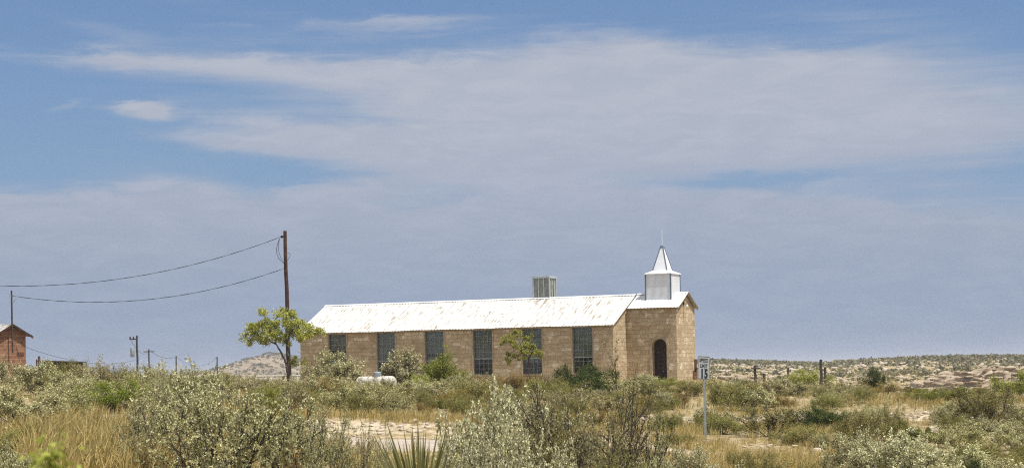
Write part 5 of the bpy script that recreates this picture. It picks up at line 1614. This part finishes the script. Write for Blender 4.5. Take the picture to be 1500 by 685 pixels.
VW = t.math('ADD', V_, t.math('ADD', t.math('MULTIPLY', t.math('SUBTRACT', nc.outputs[1], .5), 46), t.math('MULTIPLY', t.math('SUBTRACT', nf, .5), 40)))
def blob(px, row, su, sv, slope, amp, soft=False):
    v0 = row + .01746 * (px - CX)
    du = t.math('SUBTRACT', UW, px); dv = t.math('SUBTRACT', t.math('SUBTRACT', VW, v0), t.math('MULTIPLY', du, slope + .01746))
    e = t.math('ADD', t.math('POWER', t.math('ABSOLUTE', t.math('DIVIDE', du, su)), 2.0), t.math('POWER', t.math('ABSOLUTE', t.math('DIVIDE', dv, sv)), 2.0))
    return t.math('MULTIPLY', t.math('EXPONENT', t.math('MULTIPLY', e, -1)), amp)
BL = [
 (1120, 185, 480, 78, 0, 1.25), (820, 135, 330, 62, .03, .8), (430, 108, 260, 22, .02, .75), (170, 100, 160, 12, .0, .45), (1240, 100, 170, 26, 0, .5), (950, 85, 160, 24, .1, .45),
 (600, 235, 300, 26, .17, .85), (330, 215, 130, 12, .1, .5), (700, 210, 260, 44, .1, .5),
 (630, 38, 120, 11, -.05, .42), (420, 55, 200, 14, -.08, .25), (150, 60, 140, 14, .25, .22), (1280, 45, 160, 22, .12, .25), (300, 20, 150, 14, .1, .18),
 (214, 171, 34, 11, -.10, .85), (115, 172, 30, 6, -.4, .3), (60, 235, 200, 30, 0, .1),
 (260, 285, 110, 30, 0, .55), (560, 275, 130, 22, -.1, .5),
 (1110, 268, 95, 12, -.03, -.42), (1380, 300, 190, 17, .05, -.36), (405, 268, 60, 20, -.1, -.35), (560, 183, 120, 9, .08, -.3), (1075, 172, 26, 4, 0, -.25), (590, 303, 50, 5, -.12, -.22), (1490, 300, 60, 40, .1, -.3),
]
D_ = None
for b in BL:
    x_ = blob(*b); D_ = x_ if D_ is None else t.math('ADD', D_, x_)
haze_low = t.step(t.math('ADD', VW, t.math('MULTIPLY', t.math('SUBTRACT', U_, CX), -.01)), 262, 318)
D_ = t.math('ADD', D_, t.math('MULTIPLY', haze_low, 1.0))
up_gen = t.math('MULTIPLY', t.step(V_, -60, -600), t.math('MULTIPLY', t.noise(gen, 3.0, 6, .6), 1.5))     # cloud cover overhead and behind
D_ = t.math('ADD', D_, up_gen)
D_ = t.math('ADD', D_, t.math('MULTIPLY', t.math('SUBTRACT', fib, .45), .55))
mask = t.math('MULTIPLY', t.step(D_, .08, 1.02), .96)
def K(c, k=1.0): return tuple(x / STR / 2 ** EXPO * k for x in c)
cloud = t.mix(t.step(V_, 130, 520), K((.435, .472, .562)), K((.285, .352, .49)))
cloud = t.mix(t.math('MULTIPLY', t.step(nf, .35, .7), .6), cloud, t.mix(1, cloud, (1.16, 1.13, 1.08), 'MULTIPLY'))
blue = t.ramp(t.math('DIVIDE', V_, 600), [(0, K((.145, .262, .495))), (.25, K((.18, .305, .515))), (.5, K((.215, .33, .52))), (1, K((.27, .35, .49)))])
front = t.step(V_, -900, -150)
skyc = t.mix(t.math('MULTIPLY', front, .82), sky.outputs[0], blue)
over = t.step(V_, -150, -900)
fin = t.mix(mask, skyc, t.mix(over, cloud, K((.95, .96, 1.0))))
bg = t.n('ShaderNodeBackground', i={'Color': fin, 'Strength': STR})
wo = t.n('ShaderNodeOutputWorld'); t.nt.links.new(bg.outputs[0], wo.inputs['Surface'])
w.cycles.sampling_method = 'MANUAL'; w.cycles.sample_map_resolution = 512

cam = bpy.data.cameras.new('camera'); co = bpy.data.objects.new('camera', cam); COL.objects.link(co)
co.location = (0, 0, EYE); co.rotation_euler = (D2R(90), ROLL, 0)
cam.sensor_fit = 'HORIZONTAL'; cam.sensor_width = 36; cam.lens = 36 * F / 1500
cam.shift_y = (HY - 342.5) / 1500
cam.clip_start = .1; cam.clip_end = 20000
cam.dof.use_dof = True; cam.dof.focus_distance = 95; cam.dof.aperture_fstop = 9.0
SC.camera = co
SC.render.engine = 'CYCLES'
SC.render.resolution_x, SC.render.resolution_y = 1024, 467
SC.cycles.max_bounces = 6; SC.cycles.diffuse_bounces = 3; SC.cycles.transparent_max_bounces = 8
SC.cycles.use_denoising = False
SC.cycles.pixel_filter_type = 'BLACKMAN_HARRIS'; SC.cycles.filter_width = 1.15
SC.view_settings.view_transform = 'Standard'; SC.view_settings.look = 'None'; SC.view_settings.exposure = EXPO; SC.view_settings.gamma = 1
